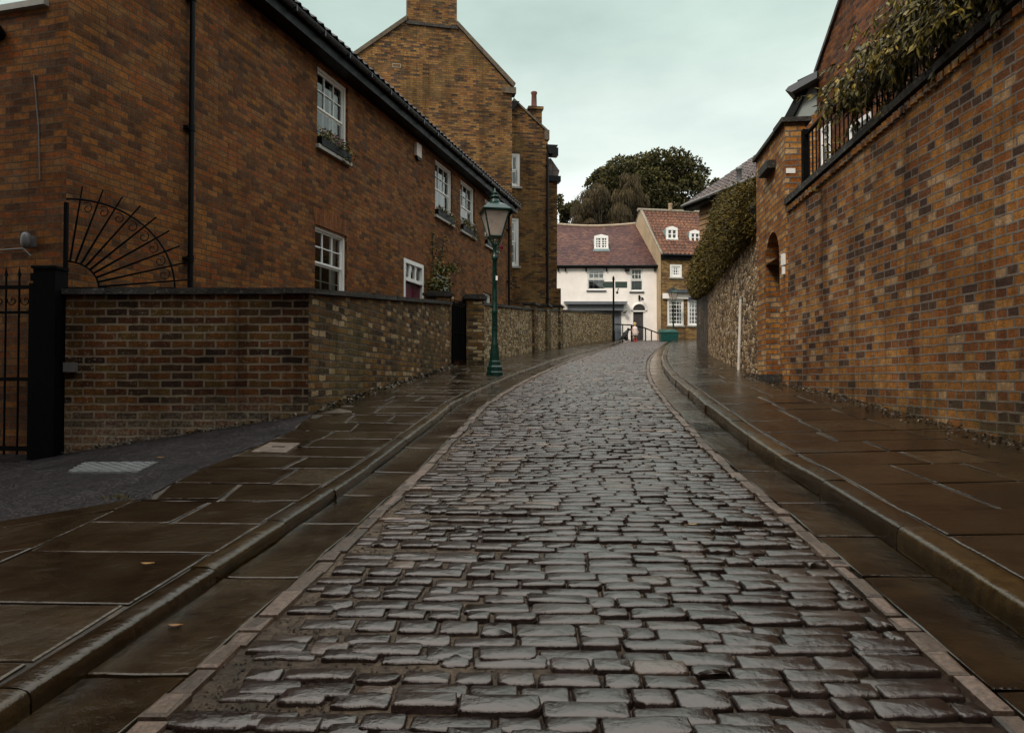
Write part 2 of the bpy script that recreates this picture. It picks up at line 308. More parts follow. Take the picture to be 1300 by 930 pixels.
def tile_mat(name, stops, w, h, mortar, offs=.5):
    t = NT(name); uv = t.coord('UV'); ob = t.coord('Object')
    b = t.n('ShaderNodeTexBrick'); t.l(uv, b.inputs['Vector']); b.offset = offs
    for k, v in (('Scale', 1), ('Brick Width', w), ('Row Height', h), ('Mortar Size', .010), ('Mortar Smooth', .3), ('Bias', 0)): b.inputs[k].default_value = v
    b.inputs['Color1'].default_value = (0,0,0,1); b.inputs['Color2'].default_value = (1,1,1,1); b.inputs['Mortar'].default_value = (.5,.5,.5,1)
    col = t.ramp(b.outputs['Color'], stops)
    col = t.mix(b.outputs['Fac'], col, mortar)
    col = t.mix(.8, col, t.mix(1.0, col, t.ramp(t.noise(ob, .7, 5, .65), [(.35, (.55,.5,.6)), (.65, (1.25,1.1,.95))]), 'MULTIPLY'))
    t.bump(t.math('SUBTRACT', 1.0, b.outputs['Fac']), .8, .015); return t.fin(col, .6, .2)
M['plain_tile'] = tile_mat('plain_tile', [(0.0,(.05,.024,.024)),(.4,(.085,.037,.032)),(.75,(.115,.05,.036)),(1.0,(.15,.08,.052))], .18, .12, (.04,.02,.02))
M['pantile'] = tile_mat('pantile', [(0.0,(.06,.028,.02)),(.4,(.13,.054,.028)),(.75,(.18,.08,.038)),(1.0,(.11,.055,.037))], .24, .3, (.03,.018,.014), 0)
M['dark_pantile'] = tile_mat('dark_pantile', [(0.0,(.018,.016,.018)),(.5,(.03,.026,.027)),(1.0,(.045,.036,.034))], .24, .3, (.01,.01,.01), 0)
M['slate_tile'] = tile_mat('slate_tile', [(0.0,(.06,.05,.052)),(.5,(.09,.075,.07)),(1.0,(.13,.105,.09))], .24, .3, (.03,.025,.025), 0)
# ------------------------------------------------------------------ ground profile and street line
def herm(tab):
    xs = [t[0] for t in tab]; ys = [t[1] for t in tab]; n = len(xs); m = []
    for i in range(n):
        a, b = max(0, i-1), min(n-1, i+1); m.append((ys[b]-ys[a])/(xs[b]-xs[a]))
    def f(x):
        if x <= xs[0]: return ys[0] + m[0]*(x-xs[0])
        if x >= xs[-1]: return ys[-1] + m[-1]*(x-xs[-1])
        i = 0
        while x > xs[i+1]: i += 1
        h = xs[i+1]-xs[i]; t = (x-xs[i])/h
        return ys[i]*(1+2*t)*(1-t)**2 + m[i]*h*t*(1-t)**2 + ys[i+1]*t*t*(3-2*t) + m[i+1]*h*t*t*(t-1)
    return f
G = herm([(-30,-1.9),(-6,-.38),(0,0.0),(2.5,.158),(4.3,.283),(5.7,.375),(8,.59),(9.1,.70),(13.9,1.04),(20.4,1.51),(28,2.06),(36,2.66),(42,3.2),(46,3.48),(50,3.55),(70,3.6),(200,3.9)])
XC = herm([(-30,-2.6),(-6,-.55),(0,.0),(2.5,.23),(4.3,.39),(5.7,.49),(8,.69),(9.1,.79),(13.9,1.45),(20.4,2.62),(28,4.25),(36,6.05),(41,7.4),(44,8.4),(50,11.5)])
HW = 1.45
XL = lambda y: XC(y)-HW
XR = lambda y: XC(y)+HW
KH_L, KH_R, KWL, KWR = .065, .105, .105, .16
WALL_A = ((-2.15, 7.9), (-1.36, 16.6)); WALL_B = [(-.99, 17.8), (.92, 26.9), (3.2, 36), (5.8, 43.2)]
def XWL(y):
    pts = [WALL_A[0], WALL_A[1]] + WALL_B
    for (x0, y0), (x1, y1) in zip(pts[:-1], pts[1:]):
        if y <= y1: return x0 + (x1-x0)*(y-y0)/(y1-y0)
    return pts[-1][0] + (y-pts[-1][1])*.4
RW = [(3.93, -3.0), (3.93, 10.63), (4.13, 12.5), (5.28, 19.3), (6.3, 24.2), (7.9, 32), (9.6, 38), (13, 47)]
def XWR(y):
    for (x0, y0), (x1, y1) in zip(RW[:-1], RW[1:]):
        if y <= y1: return x0 + (x1-x0)*(y-y0)/(y1-y0)
    return RW[-1][0] + (y-RW[-1][1])*.4
def zpl(x, y):
    z = G(y) + KH_L + .012*max(0, XL(y)-KWL-x)
    if x < -2.05: z -= .172*min(-2.05-x, 3.2)*max(0, min(1, (y+1)/5))
    return z
def zpr(x, y): return G(y) + KH_R + .02*max(0, x-XR(y)-KWR)
# ------------------------------------------------------------------ terrain
def frange(a, b, s):
    out = []
    while a < b - 1e-6: out.append(a); a += s
    return out + [b]
def terrain_z(x, y):
    z = G(y) - .10
    if x < -1.9: z -= .172*min(-1.9-x, 3.4)*max(0, min(1, (y+1)/5))*max(0, min(1, (14-y)/5))
    return z
mb = MB()
xs = [-400, -200, -90] + frange(-60, -8, 4) + frange(-7, 12, 1) + frange(14, 60, 4) + [90, 200, 400]
ys = [-300, -100] + frange(-30, -6, 4) + frange(-5, 50, 1) + frange(54, 100, 6) + [140, 200, 400, 900]
mb.grid([[Vector((x, y, terrain_z(x, y))) for x in xs] for y in ys])
struct(mb.build('ground', M['earth']))
# ------------------------------------------------------------------ carriageway
Y0, Y1 = -4.0, 47.0
mb = MB()
yy = frange(Y0, Y1, .4)
mb.grid([[Vector((XC(y)+t*(HW-.02), y, G(y)-.016-.006*t+.012*(1-abs(t)))) for t in (-1,-.75,-.5,0,.5,.75,1)] for y in yy])
for _ in range(9000):
    yq = .9+6*random.random()**1.5; tt = random.choice((random.uniform(-1, -.2), random.uniform(-1, .85), random.uniform(-.95, -.6)))*(HW-.36)
    p = Vector((XC(yq)+tt, yq, G(yq)-.016-.006*tt+.012*(1-abs(tt)/HW))); s_ = random.uniform(.0025, .0075); a = random.random()*6.28
    q = [p+Vector((math.cos(a+j*2.09)*s_, math.sin(a+j*2.09)*s_, -.001)) for j in range(3)]; top = p+Vector((0, 0, s_*.8)); k = random.random()
    for j in range(3): mb.face([q[j], q[(j+1) % 3], top], k)
bed = struct(mb.build('road_bed', M['bed']))
mb = MB()
y = .6; row = 0
GW, EW = .30, .085
while y < 46.5:
    far = y > 20
    d = random.uniform(.072, .104)*(1.0 if y < 30 else 1.25)
    hw = HW-GW-EW
    x = -hw + random.uniform(-.02, .10)
    skew = random.uniform(-.012, .012); bow = random.uniform(-.01, .01)
    dx = (XC(y+.3)-XC(y-.3))/.6
    while x < hw-.05:
        L = random.choice((random.uniform(.09, .15), random.uniform(.14, .22), random.uniform(.16, .26)))
        if x+L > hw-.07: L = hw - x + random.uniform(-.01, .012)
        if L < .06: break
        gap = random.uniform(.006, .026) if x < -.35 else random.uniform(.003, .009)
        w, dd = L-gap, d-random.uniform(.004, .010)
        cx, cy = x+L/2, y+d/2 + skew*x*4 + bow*(1-(x/hw)**2)*2 - dx*x
        if x < -.5: dd *= random.uniform(.88, 1)
        hz = random.gauss(0, .0035); tx, ty = random.gauss(0, .012), random.gauss(0, .035)
        k = min(1, max(0, random.betavariate(2, 3) + (.15 if random.random() < .08 else 0) + (.18*max(0, -x/hw) if random.random() < .5 else 0)))
        if random.random() < .025: k = 1.0
        na = 8 if far else 16
        base = []; p4 = random.uniform(5, 14) if random.random() > .12 else random.uniform(2.6, 4)
        hw_, hd = w/2, dd/2
        if far: base = [(-hw_+.01, -hd), (hw_-.01, -hd), (hw_, -hd+.012), (hw_, hd-.012), (hw_-.01, hd), (-hw_+.01, hd), (-hw_, hd-.012), (-hw_, -hd+.012)]
        else:
            cr = [random.uniform(.006, .016) if random.random() > .15 else random.uniform(.016, .034) for _ in range(4)]
            g_ = lambda s: random.gauss(0, s)
            base = [(-hw_+cr[0], -hd), (-hw_*.35+g_(.01), -hd+g_(.0028)), (hw_*.35+g_(.01), -hd+g_(.0028)), (hw_-cr[1], -hd), (hw_-cr[1]*.28, -hd+cr[1]*.28), (hw_+g_(.002), -hd+cr[1]), (hw_+g_(.002), hd-cr[2]), (hw_-cr[2]*.28, hd-cr[2]*.28),
                    (hw_-cr[2], hd), (hw_*.35+g_(.01), hd+g_(.0028)), (-hw_*.35+g_(.01), hd+g_(.0028)), (-hw_+cr[3], hd), (-hw_+cr[3]*.28, hd-cr[3]*.28), (-hw_+g_(.002), hd-cr[3]), (-hw_+g_(.002), -hd+cr[0]), (-hw_+cr[0]*.28, -hd+cr[0]*.28)]
        X0, Z0 = XC(cy)+cx, G(cy)+.014*(1-abs(cx)/HW)+hz
        def pt(q, s, dz, m=0.0):
            lx, ly = q[0]*(1-m*2/w if w > m*2 else .5)*s, q[1]*(1-m*2/dd)*s
            return Vector((X0+lx, cy+ly, Z0+dz+lx*tx+ly*(ty+.068)))
        r0 = [pt(q, 1, -.045) for q in base]; r1 = [pt(q, 1, -.007) for q in base]; r2 = [pt(q, 1, -.0015+random.gauss(0,.0008), .003) for q in base]; r3 = [pt(q, 1, .0005+random.gauss(0,.0006), .008) for q in base]
        if far: rings = [r0, r2]
        else: rings = [r0, r1, r2, r3]
        mb.grid(rings, k, True, True)
        i = len(mb.v); mb.v.append(tuple(pt((0,0), 0, .0022))); n0 = i-na
        for j in range(na): mb.f.append((n0+j, n0+(j+1) % na, i)); mb.k.append(k); mb.sm.append(True)
        x += L
    y += d; row += 1
struct(mb.build('road', M['sett']))
# rough edging course between setts and gutter slabs
mb = MB()
for side in (-1, 1):
    y = .5
    while y < 46:
        L = random.uniform(.1, .26); w = EW*random.uniform(.65, .92)
        c = side*(HW-GW-EW/2) + random.gauss(0, .005); h = random.gauss(0, .004)
        q = []
        for zz, ins in ((-.04, 0), (.004, .0), (.009, .012)):
            for sx, sy in ((-1,-1),(1,-1),(1,1),(-1,1)):
                yv = y + L/2 + sy*(L/2-.006-ins); q.append(Vector((XC(yv)+c+sx*(w/2-ins)+random.gauss(0, .004), yv, G(yv)+zz+h)))
        mb.grid([q[0:4], q[4:8], q[8:12]], random.random(), False, True); mb.face(q[8:12], random.random())
        y += L
struct(mb.build('road_edging', M['edging']))
def slab(mb, c4, ins=.006, dep=.04, k=.5, jit=.002):
    q0 = [Vector(p) + Vector((0,0,random.gauss(0, jit))) for p in c4]; c = sum(q0, Vector())/4; q = []
    for i_ in range(4):
        a_, b_ = q0[i_], q0[(i_+1) % 4]; q.append(a_ + (c-a_).normalized()*random.uniform(0, .010))
        if (b_-a_).length > .2:
            for t_ in (.22, .5, .78): m_ = a_.lerp(b_, t_+random.uniform(-.08, .08)); q.append(m_ + (c-m_).normalized()*abs(random.gauss(0, .0045)))
    def sh(p, m):
        d = (c-p); d.z = 0; l = d.length; return p + d*(m*1.4/l if l > 0 else 0)
    a = [p - Vector((0,0,dep)) for p in q]; b = [p - Vector((0,0,.003)) for p in q]; e = [sh(p, ins) for p in q]
    mb.grid([a, b, e], k, False, True); mb.face(e, k)
# gutter slabs and kerbs
mg, mk = MB(), MB()
for side in (-1, 1):
    y = Y0
    while y < 46.5:
        L = random.uniform(.55, 1.0); e = y+L-.008
        X = lambda yv, c: XC(yv)+side*c
        c4 = [(X(y, HW-GW), y), (X(y, HW-.001), y), (X(e, HW-.001), e), (X(e, HW-GW), e)]
        if side < 0: c4 = c4[::-1]
        slab(mg, [Vector((px, py, G(py)+.003)) for px, py in c4], .005, .05, random.random(), .003)
        y += L
    y = Y0
    while y < 46.5:
        L = random.uniform(.7, 1.25); e = y+L-.006; kh = KH_L if side < 0 else KH_R; KW = KWL if side < 0 else KWR; k = random.random()
        j0, j1 = random.gauss(0, .004), random.gauss(0, .004)
        n = 4; prof = [(0.0, -.1), (.002, kh*.4), (.004, kh-.03), (.008, kh-.016), (.015, kh-.006), (.026, kh-.001), (.042, kh+.001), (KW*.7, kh+.003), (KW-.012, kh+.002), (KW-.006, kh-.008), (KW-.006, -.1)]
        rows = []
        for s in range(n+1):
            yv = y + (e-y)*s/n; j = j0+(j1-j0)*s/n
            wob = .0015
            rows.append([Vector((XC(yv)+side*(HW+c+j+random.gauss(0, wob if 0 < i < 7 else .001)), yv, G(yv)+z+random.gauss(0, .0006)+j*.6)) for i, (c, z) in enumerate(prof)])
        if side < 0: rows = rows[::-1]
        mk.grid(rows, k, True)
        for r in (rows[0], rows[-1]): mk.face(r, k)
        y += L
struct(mg.build('road_gutter', M['gutter'])); struct(mk.build('kerb', M['kerb']))
# pavements
def flags(mb, fl, fr_, fz, y0, y1, rl=(.45, .85), cw=(.5, .95), gap=.011):
    y = y0
    while y < y1:
        L = random.uniform(*rl)*(1 if y < 22 else 1.5); e = min(y+L, y1)
        ts = [0.0]; W = max(.2, fr_(y)-fl(y))
        while ts[-1] < 1:
            t = ts[-1] + random.uniform(*cw)/W
            ts.append(1.0 if t > 1-.28/W else t)
        sk = random.uniform(-.03, .03)
        for a, b in zip(ts[:-1], ts[1:]):
            c4 = []
            g = random.uniform(.003, gap)
            for t, yv, dx, dy in ((a, y, g, g), (b, y, -g, g), (b, e, -g, -g), (a, e, g, -g)):
                yq = yv + dy + sk*(t-.5)*.5; x = fl(yq)+(fr_(yq)-fl(yq))*t + dx + random.gauss(0, .004); c4.append(Vector((x, yq, fz(x, yq))))
            slab(mb, c4, .006, .035, random.random(), .0025)
        y = e
def bedsheet(mb, fl, fr_, fz, y0, y1, n=6, dep=.008):
    mb.grid([[Vector((fl(yv)+(fr_(yv)-fl(yv))*t/n, yv, fz(fl(yv)+(fr_(yv)-fl(yv))*t/n, yv)-dep)) for t in range(n+1)] for yv in frange(y0, y1, .5)])
ml, mj = MB(), MB()
lk = lambda y: XL(y)-KWL
flags(ml, lambda y: XWL(y)-.02, lk, zpl, 7.95, 46, rl=(.38, .62), cw=(.35, .7), gap=.012); bedsheet(mj, lambda y: XWL(y)-.02, lk, zpl, 7.95, 46)
edge_l = lambda y: -2.05 + .05*math.sin(y*2.1) + .022*math.sin(y*9.3+1) + .014*math.sin(y*23)
flags(ml, edge_l, lk, zpl, 4.15, 7.95, rl=(.38, .62), cw=(.32, .62)); bedsheet(mj, lambda y: edge_l(y)-.2, lk, zpl, 4.1, 7.95)
c205 = lambda y: -2.055
flags(ml, lambda y: -6.5, c205, zpl, -3.5, 4.15, rl=(.45, .75), cw=(.5, .95)); bedsheet(mj, lambda y: -6.5, c205, zpl, -3.5, 4.15, 8, .012)
flags(ml, c205, lk, zpl, -3.5, 4.15, rl=(.4, .65), cw=(.35, .65)); bedsheet(mj, c205, lk, zpl, -3.5, 4.15)
mr = MB()
rk = lambda y: XR(y)+KWR
flags(mr, rk, lambda y: XWR(y)+.02, zpr, -3.5, 46, rl=(.42, .75), cw=(.45, .8), gap=.012); bedsheet(mj, rk, lambda y: XWR(y)+.02, zpr, -3.5, 46)
struct(ml.build('pavement_left', M['flag'])); struct(mr.build('pavement_right', M['flag'])); struct(mj.build('pavement_joints', M['joint']))
# asphalt drive dropping to the left
mb = MB()
def dz_(x, y): return zpl(x, y) - .008
mb.grid([[Vector((edge_l(y) - .012 - t*t*7.5, y, dz_(edge_l(y)-t*t*7.5, y)+.004)) for t in [i/14 for i in range(15)]] for y in frange(4.16, 9.6, .08)])
struct(mb.build('driveway', M['asphalt']))
# steel cover in the drive and the pale paving tile
def small_cover(name, px, mat, thick, label, cat):
    pts = []
    for x, yp in px:
        d = ray(x, yp); t = 3.0
        for _ in range(30): w = CAM + d*t; t += (w.z - zpl(w.x, w.y) - .010)/(-d.z*1.0)*.8
        pts.append(CAM + d*t)
    m = MB(); m.prism([p - Vector((0,0,thick)) for p in pts], pts)
    c = sum(pts, Vector())/4
    return pts, m, c
pts, m, c = small_cover('c', [(86,598),(176,598),(202,585.5),(108,586)], None, .03, '', '')
root = thing('drain_cover', c, 'pale galvanised steel cover plate set into the dark asphalt drive', 'drain cover')
m.build('frame', M['steel'], root)
m2 = MB()
for i in range(13):
    for j in range(9):
        s, t = (i+.5)/13, (j+.5)/9
        p = pts[0].lerp(pts[1], s).lerp(pts[3].lerp(pts[2], s), t); a = R(45 if (i+j) % 2 else -45)
        v = Vector((math.cos(a), math.sin(a), .0))*.03; w = Vector((-v.y, v.x, 0))*.22
        m2.prism([p-v-w+Vector((0,0,-.001)), p+v-w+Vector((0,0,-.001)), p+v+w+Vector((0,0,-.001)), p-v+w+Vector((0,0,-.001))], [p-v-w*.5+Vector((0,0,.004)), p+v-w*.5+Vector((0,0,.004)), p+v+w*.5+Vector((0,0,.004)), p-v+w*.5+Vector((0,0,.004))])
m2.build('tread_pattern', plain('tread', (.13,.135,.135), .45, .5), root)
pts, m, c = small_cover('c', [(318,573),(363,574),(381,562),(343,561)], None, .03, '', '')
root = thing('water_cover', c, 'pale pinkish square stone cover at the edge of the flagstones', 'cover')
m.build('plate', plain('pale_stone', (.12,.085,.06), .55, var=.45, scale=12, bump=.6), root)
m2 = MB(); q = pts[0].lerp(pts[2], .55); m2.box(q.x-.05, q.x+.05, q.y-.012, q.y+.012, q.z-.01, q.z+.004); m2.build('keyhole', M['black_iron'], root)
# ------------------------------------------------------------------ facade helpers
def wall_cells(mb, fr, a0, a1, b0, b1, ops, dep=.12):
    A = sorted({a0, a1, *[o[0] for o in ops], *[o[1] for o in ops]}); B = sorted({b0, b1, *[o[2] for o in ops], *[o[3] for o in ops]})
    for i in range(len(A)-1):
        for j in range(len(B)-1):
            ca, cb = (A[i]+A[i+1])/2, (B[j]+B[j+1])/2
            if any(o[0] < ca < o[1] and o[2] < cb < o[3] for o in ops): continue
            mb.face([fr.p(A[i], B[j]), fr.p(A[i+1], B[j]), fr.p(A[i+1], B[j+1]), fr.p(A[i], B[j+1])])
    for o in ops:
        q = lambda a, b, c: fr.p(a, b, c)
        mb.face([q(o[0],o[2],0), q(o[0],o[3],0), q(o[0],o[3],-dep), q(o[0],o[2],-dep)])
        mb.face([q(o[1],o[2],-dep), q(o[1],o[3],-dep), q(o[1],o[3],0), q(o[1],o[2],0)])
        mb.face([q(o[0],o[3],0), q(o[1],o[3],0), q(o[1],o[3],-dep), q(o[0],o[3],-dep)])
        mb.face([q(o[0],o[2],-dep), q(o[1],o[2],-dep), q(o[1],o[2],0), q(o[0],o[2],0)])
def sash(parent, fr, a0, a1, b0, b1, cols=3, rows=(2, 1), rec=.09, fw=.06, bar=.018, sill=True, blind=0.0, curt=0.0, label=None, silld=.07, mat='white_paint', split=True, sm='stone_sill'):
    c0, c1 = -rec-.05, -rec+.04
    m = MB(); e = .002
    m.fbox(fr, a0+e, a0+fw, b0+e, b1-e, c0, c1); m.fbox(fr, a1-fw, a1-e, b0+e, b1-e, c0, c1)
    m.fbox(fr, a0+fw, a1-fw, b1-fw, b1-e, c0, c1-.002); m.fbox(fr, a0+fw, a1-fw, b0+e, b0+fw*.8, c0, c1-.002)
    A0, A1, B0, B1 = a0+fw, a1-fw, b0+fw*.8, b1-fw
    if split: mid = B0+(B1-B0)*(rows[1]/(rows[0]+rows[1])); segs = ((mid, B1, rows[0], -rec-.005), (B0, mid, rows[1], -rec-.03))
    else: segs = ((B0, B1, rows[0], -rec-.01),)
    sr = bar*1.9
    for s0, s1, nr, cc in segs:
        m.fbox(fr, A0, A1, s0, s0+sr, cc-.018, cc+.012); m.fbox(fr, A0, A1, s1-sr, s1, cc-.018, cc+.012)
        m.fbox(fr, A0, A0+sr, s0+sr, s1-sr, cc-.017, cc+.010); m.fbox(fr, A1-sr, A1, s0+sr, s1-sr, cc-.017, cc+.010)
        for i in range(1, cols):
            x = A0+(A1-A0)*i/cols; m.fbox(fr, x-bar/2, x+bar/2, s0+sr, s1-sr, cc-.016, cc+.008)
        for j in range(1, nr):
            z = s0+(s1-s0)*j/nr; m.fbox(fr, A0+sr, A1-sr, z-bar/2, z+bar/2, cc-.015, cc+.007)
    w = m.build('window', M[mat], parent)
    if label: w['label'] = label
    g = MB(); g.face([fr.p(A0, B0, -rec-.02), fr.p(A1, B0, -rec-.02), fr.p(A1, B1, -rec-.02), fr.p(A0, B1, -rec-.02)]); g.build('glass', M['glass'], w)
    if sill:
        s = MB(); s.fbox(fr, a0-.06, a1+.06, b0-silld, b0-.001, -.08, .07); s.build('sill', M[sm], w)
    if blind or curt:
        b = MB()
        if blind:
            b.face([fr.p(A0, B1-(B1-B0)*blind, -rec-.13), fr.p(A1, B1-(B1-B0)*blind, -rec-.13), fr.p(A1, B1, -rec-.13), fr.p(A0, B1, -rec-.13)])
            b.build('blind', M['curtain'], w)
        if curt:
            for s0, s1 in ((A0, A0+(A1-A0)*curt), (A1-(A1-A0)*curt, A1)):
                n = 9; b = MB(); b.grid([[fr.p(s0+(s1-s0)*i/n, z, -rec-.14+.025*math.sin(i*2.2)) for i in range(n+1)] for z in (B0, B1)]); b.build('curtain', M['curtain'], w)
    return w
def tile_roof(mb, p0, u, s, L, S, per=.24, amp=.028, course=.3, flat=False, lift=.03, sag=0.0):
    u = u.normalized(); s = s.normalized(); n = u.cross(s).normalized()
    if n.z < 0: n = -n
    nu = max(2, int(L/per*(4 if not flat else 0))) if not flat else max(2, int(L/1.0)); nc = max(1, int(round(S/course))); cs = S/nc
    def row(d, l):
        out = []
        for i in range(nu+1):
            x = L*i/nu; ph = (x/per) % 1.0
            wv = amp*(math.cos(2*math.pi*ph) if ph < .5 else math.cos(2*math.pi*ph)*.6) if not flat else 0
            sg = -sag*math.sin(math.pi*x/L)*(d/S)
            out.append(p0 + u*x + s*d + n*(l+wv) + Vector((0,0,sg)))
        return out
    for j in range(nc):
        mb.grid([row(j*cs-.02, lift), row((j+1)*cs, .0+lift*.2)], random.random(), False)
        mb.grid([row(j*cs-.02, lift-.018), row(j*cs-.02, lift)], .5, False)
# ------------------------------------------------------------------ the long brick house on the left
HT = (257/950)
fs = Fr(-4.85, 8.1, HT, 1.0)              # street side
LEN = 18.05
fgab = Fr(-4.85, 8.1, -fs.n.x, -fs.n.y, flip=True)   # end wall towards us, u runs left
if fgab.n.y > 0: fgab.n = -fgab.n
ZS, ZE = 6.72, 7.0
root = thing('brick_house', (-4.85, 8.1, .3), 'long red brown brick house on the left with flower boxes under its sash windows', 'house')
house1 = root
h = fs.hit
zt, zs = h(402, 80)[1], h(402, 183)[1]
aW = lambda x0, x1: (h(x0, 300)[0], h(x1, 300)[0])
w1, w2, w3, w4 = aW(402, 441), aW(552.3, 574.2), aW(584.6, 602.5), aW(615.5, 631)
g1 = aW(400, 440.5); g1z = (h(400, 378)[1], h(400, 284)[1])
dr = aW(512.5, 537.5); drz = (1.05, h(512.6, 327)[1])
g2 = aW(552.5, 572); g2z = (h(552, 370)[1], h(552, 344)[1])
g3 = aW(613.5, 623.5); g3z = (h(614, 398)[1], h(614, 370)[1])
ops = [(*w, zs, zt) for w in (w1, w2, w3, w4)] + [(*g1, *g1z), (*dr, *drz), (*g2, *g2z), (*g3, *g3z)]
mb = MB(); wall_cells(mb, fs, 0, LEN, -.3, ZS+.25, ops)
# end wall towards us, with its window; back and far end
gw_a, gw_b = fgab.hit(57, 0)[0], 2.6
gwz = fgab.hit(55, 2)[1]
gops = [(gw_a, gw_a+1.05, gwz, gwz+1.45)]
WID = 6.4
wall_cells(mb, fgab, 0, WID, -.6, ZS+.25, gops)
apex = (WID/2, ZS+.25+WID/2*math.tan(R(38)))
mb.face([fgab.p(0, ZS+.25), fgab.p(WID, ZS+.25), fgab.p(*apex)])
E = fs.p(LEN, 0); ee = Vector((-.985, -.174, 0)); eL = 6.0
bk0, bk1 = fgab.p(WID, 0), E + ee*eL
for p, q in ((fgab.p(WID, 0), bk1), (bk1, E)):
    mb.face([p+Vector((0,0,-.6)), q+Vector((0,0,-.6)), q+Vector((0,0,ZS+.25)), p+Vector((0,0,ZS+.25))])
rz = Vector((0,0,apex[1])); rid0 = fgab.p(WID/2, 0) + rz; rid1 = E + ee*(eL/2) + rz
mb.face([bk1+Vector((0,0,ZS+.25)), E+Vector((0,0,ZS+.25)), rid1])
mb.build('wall', M['brick_left'], root)
mb = MB()
pitch = 38; S = (WID/2+.42)/math.cos(R(pitch))
upv = (-fs.n*math.cos(R(pitch)) + Vector((0,0,math.sin(R(pitch)))))
tile_roof(mb, fs.p(-.12, ZE-.02, .42), fs.u, upv, LEN+.32, S)
mb.face([bk1+Vector((0,0,ZS+.2)), fgab.p(WID+.3, ZS+.1), rid0, rid1])
mb.build('roof', M['dark_pantile'], root)
mb = MB(); mb.fbox(fs, -.1, LEN+.15, ZS, ZE-.05, .003, .30)
mb.build('eaves_board', M['black_paint'], root)
mb = MB()
rows = []
for a in (-.1, LEN+.2):
    rows.append([fs.p(a, ZE-.03-.06*math.sin(math.pi*i/8)-.02, .36-.062*math.cos(math.pi*i/8)) for i in range(9)])
mb.grid(rows); mb.fbox(fs, -.1, LEN+.2, ZE-.052, ZE-.043, .415, .43)
for i in range(20): mb.fbox(fs, .3+i*.9, .335+i*.9, ZE-.13, ZE-.03, .29, .432)
mb.build('gutter', plain('gutter_paint', (.03,.032,.036), .3), root)
mb = MB(); pa = h(237, 200)[0]
def dpipe(mb, fr, a, z0, z1, r=.038, c=.075):
    mb.bar(fr.p(a, z0, c), fr.p(a, z1, c), r, 10)
    z = z1-.5
    while z > z0+.3:
        mb.bar(fr.p(a, z-.04, c), fr.p(a, z+.04, c), r*1.28, 10); mb.fbox(fr, a-.075, a+.075, z-.018, z+.018, .002, c); z -= 1.75
dpipe(mb, fs, pa, .5, ZS-.1); mb.tube([fs.p(pa, ZS-.1, .075), fs.p(pa, ZS+.02, .2), fs.p(pa, ZE-.08, .36)], .038, 10)
mb.build('drainpipe', M['black_paint'], root)
mb = MB(); dpipe(mb, fs, LEN-.14, 1.5, ZS-.1, .04); mb.tube([fs.p(LEN-.14, ZS-.1, .075), fs.p(LEN-.14, ZE-.08, .36)], .04, 10)
mb.build('drainpipe', M['black_paint'], root)
W1 = sash(root, fs, *w1, zs, zt, 3, (2, 2), curt=.26)
W2 = sash(root, fs, *w2, zs, zt, 3, (2, 2), curt=.2); W3 = sash(root, fs, *w3, zs, zt, 3, (2, 2)); W4 = sash(root, fs, *w4, zs, zt, 3, (2, 2))
sash(root, fs, *g1, *g1z, 3, (2, 2), curt=.2)
sash(root, fs, *g2, *g2z, 2, (2, 2), split=False); sash(root, fs, *g3, *g3z, 2, (2, 2), split=False)
sash(root, fgab, *gops[0], 3, (2, 2), curt=.2)
# brick arches over ground floor openings
for (a0, a1), zz, hgt in ((g1, g1z[1], .30), (dr, drz[1], .3), (g2, g2z[1], .2), (g3, g3z[1], .26)):
    mb = MB(); mb.fprism(fs, [(a0, zz), (a1, zz), (a1+.1, zz+hgt), (a0-.1, zz+hgt)], .0, .004); mb.build('lintel', M['brick_soldier'], root)
# door
dm = MB(); a0, a1 = dr; zt_ = h(512.6, 352)[1]
dm.fbox(fs, a0+.002, a0+.09, drz[0], drz[1]-.002, -.1, .012); dm.fbox(fs, a1-.09, a1-.002, drz[0], drz[1]-.002, -.1, .012)
dm.fbox(fs, a0+.09, a1-.09, drz[1]-.09, drz[1]-.002, -.1, .01); dm.fbox(fs, a0+.09, a1-.09, zt_-.06, zt_+.02, -.1, .03)
for i in (1, 2): x = a0+.09+(a1-a0-.18)*i/3; dm.fbox(fs, x-.03, x+.03, zt_+.02, drz[1]-.09, -.09, -.02)
dfr = dm.build('door_frame', M['white_paint'], root)
g = MB(); g.face([fs.p(a0+.09, zt_+.02, -.06), fs.p(a1-.09, zt_+.02, -.06), fs.p(a1-.09, drz[1]-.09, -.06), fs.p(a0+.09, drz[1]-.09, -.06)]); g.build('fanlight', M['glass'], dfr)
d = MB(); d.fbox(fs, a0+.09, a1-.09, drz[0], zt_-.06, -.085, -.05)
for i in (0, 1):
    for z0, z1 in ((drz[0]+.2, drz[0]+.85), (drz[0]+1.0, zt_-.2)):
        x0 = a0+.09+(a1-a0-.18)*(.1+.46*i); d.fbox(fs, x0, x0+(a1-a0-.18)*.34, z0, z1, -.05, -.04)
door = d.build('door', M['maroon'], root); door['label'] = 'dark maroon panelled front door'
kk = MB(); kk.lathe(fs.p(a0+.2, drz[0]+1.0, -.03), [(.02,-.02),(.03,0),(.02,.02)], 8); kk.build('knob', M['steel'], door)
# alarm box
mb = MB(); al = h(529, 193); mb.fprism(fs, [(al[0]-.15, al[1]-.12), (al[0]+.15, al[1]-.12), (al[0]+.15, al[1]+.19), (al[0]-.15, al[1]+.19)], .002, .07)
ab = mb.build('alarm_box', plain('alarm_cream', (.58,.46,.42), .5, var=.08), root)
mb = MB(); mb.fprism(fs, [(al[0]-.13, al[1]-.12), (al[0]-.06, al[1]-.2), (al[0]+.06, al[1]-.2), (al[0]+.13, al[1]-.12)], .006, .066); mb.build('strobe', M['black_paint'], ab)
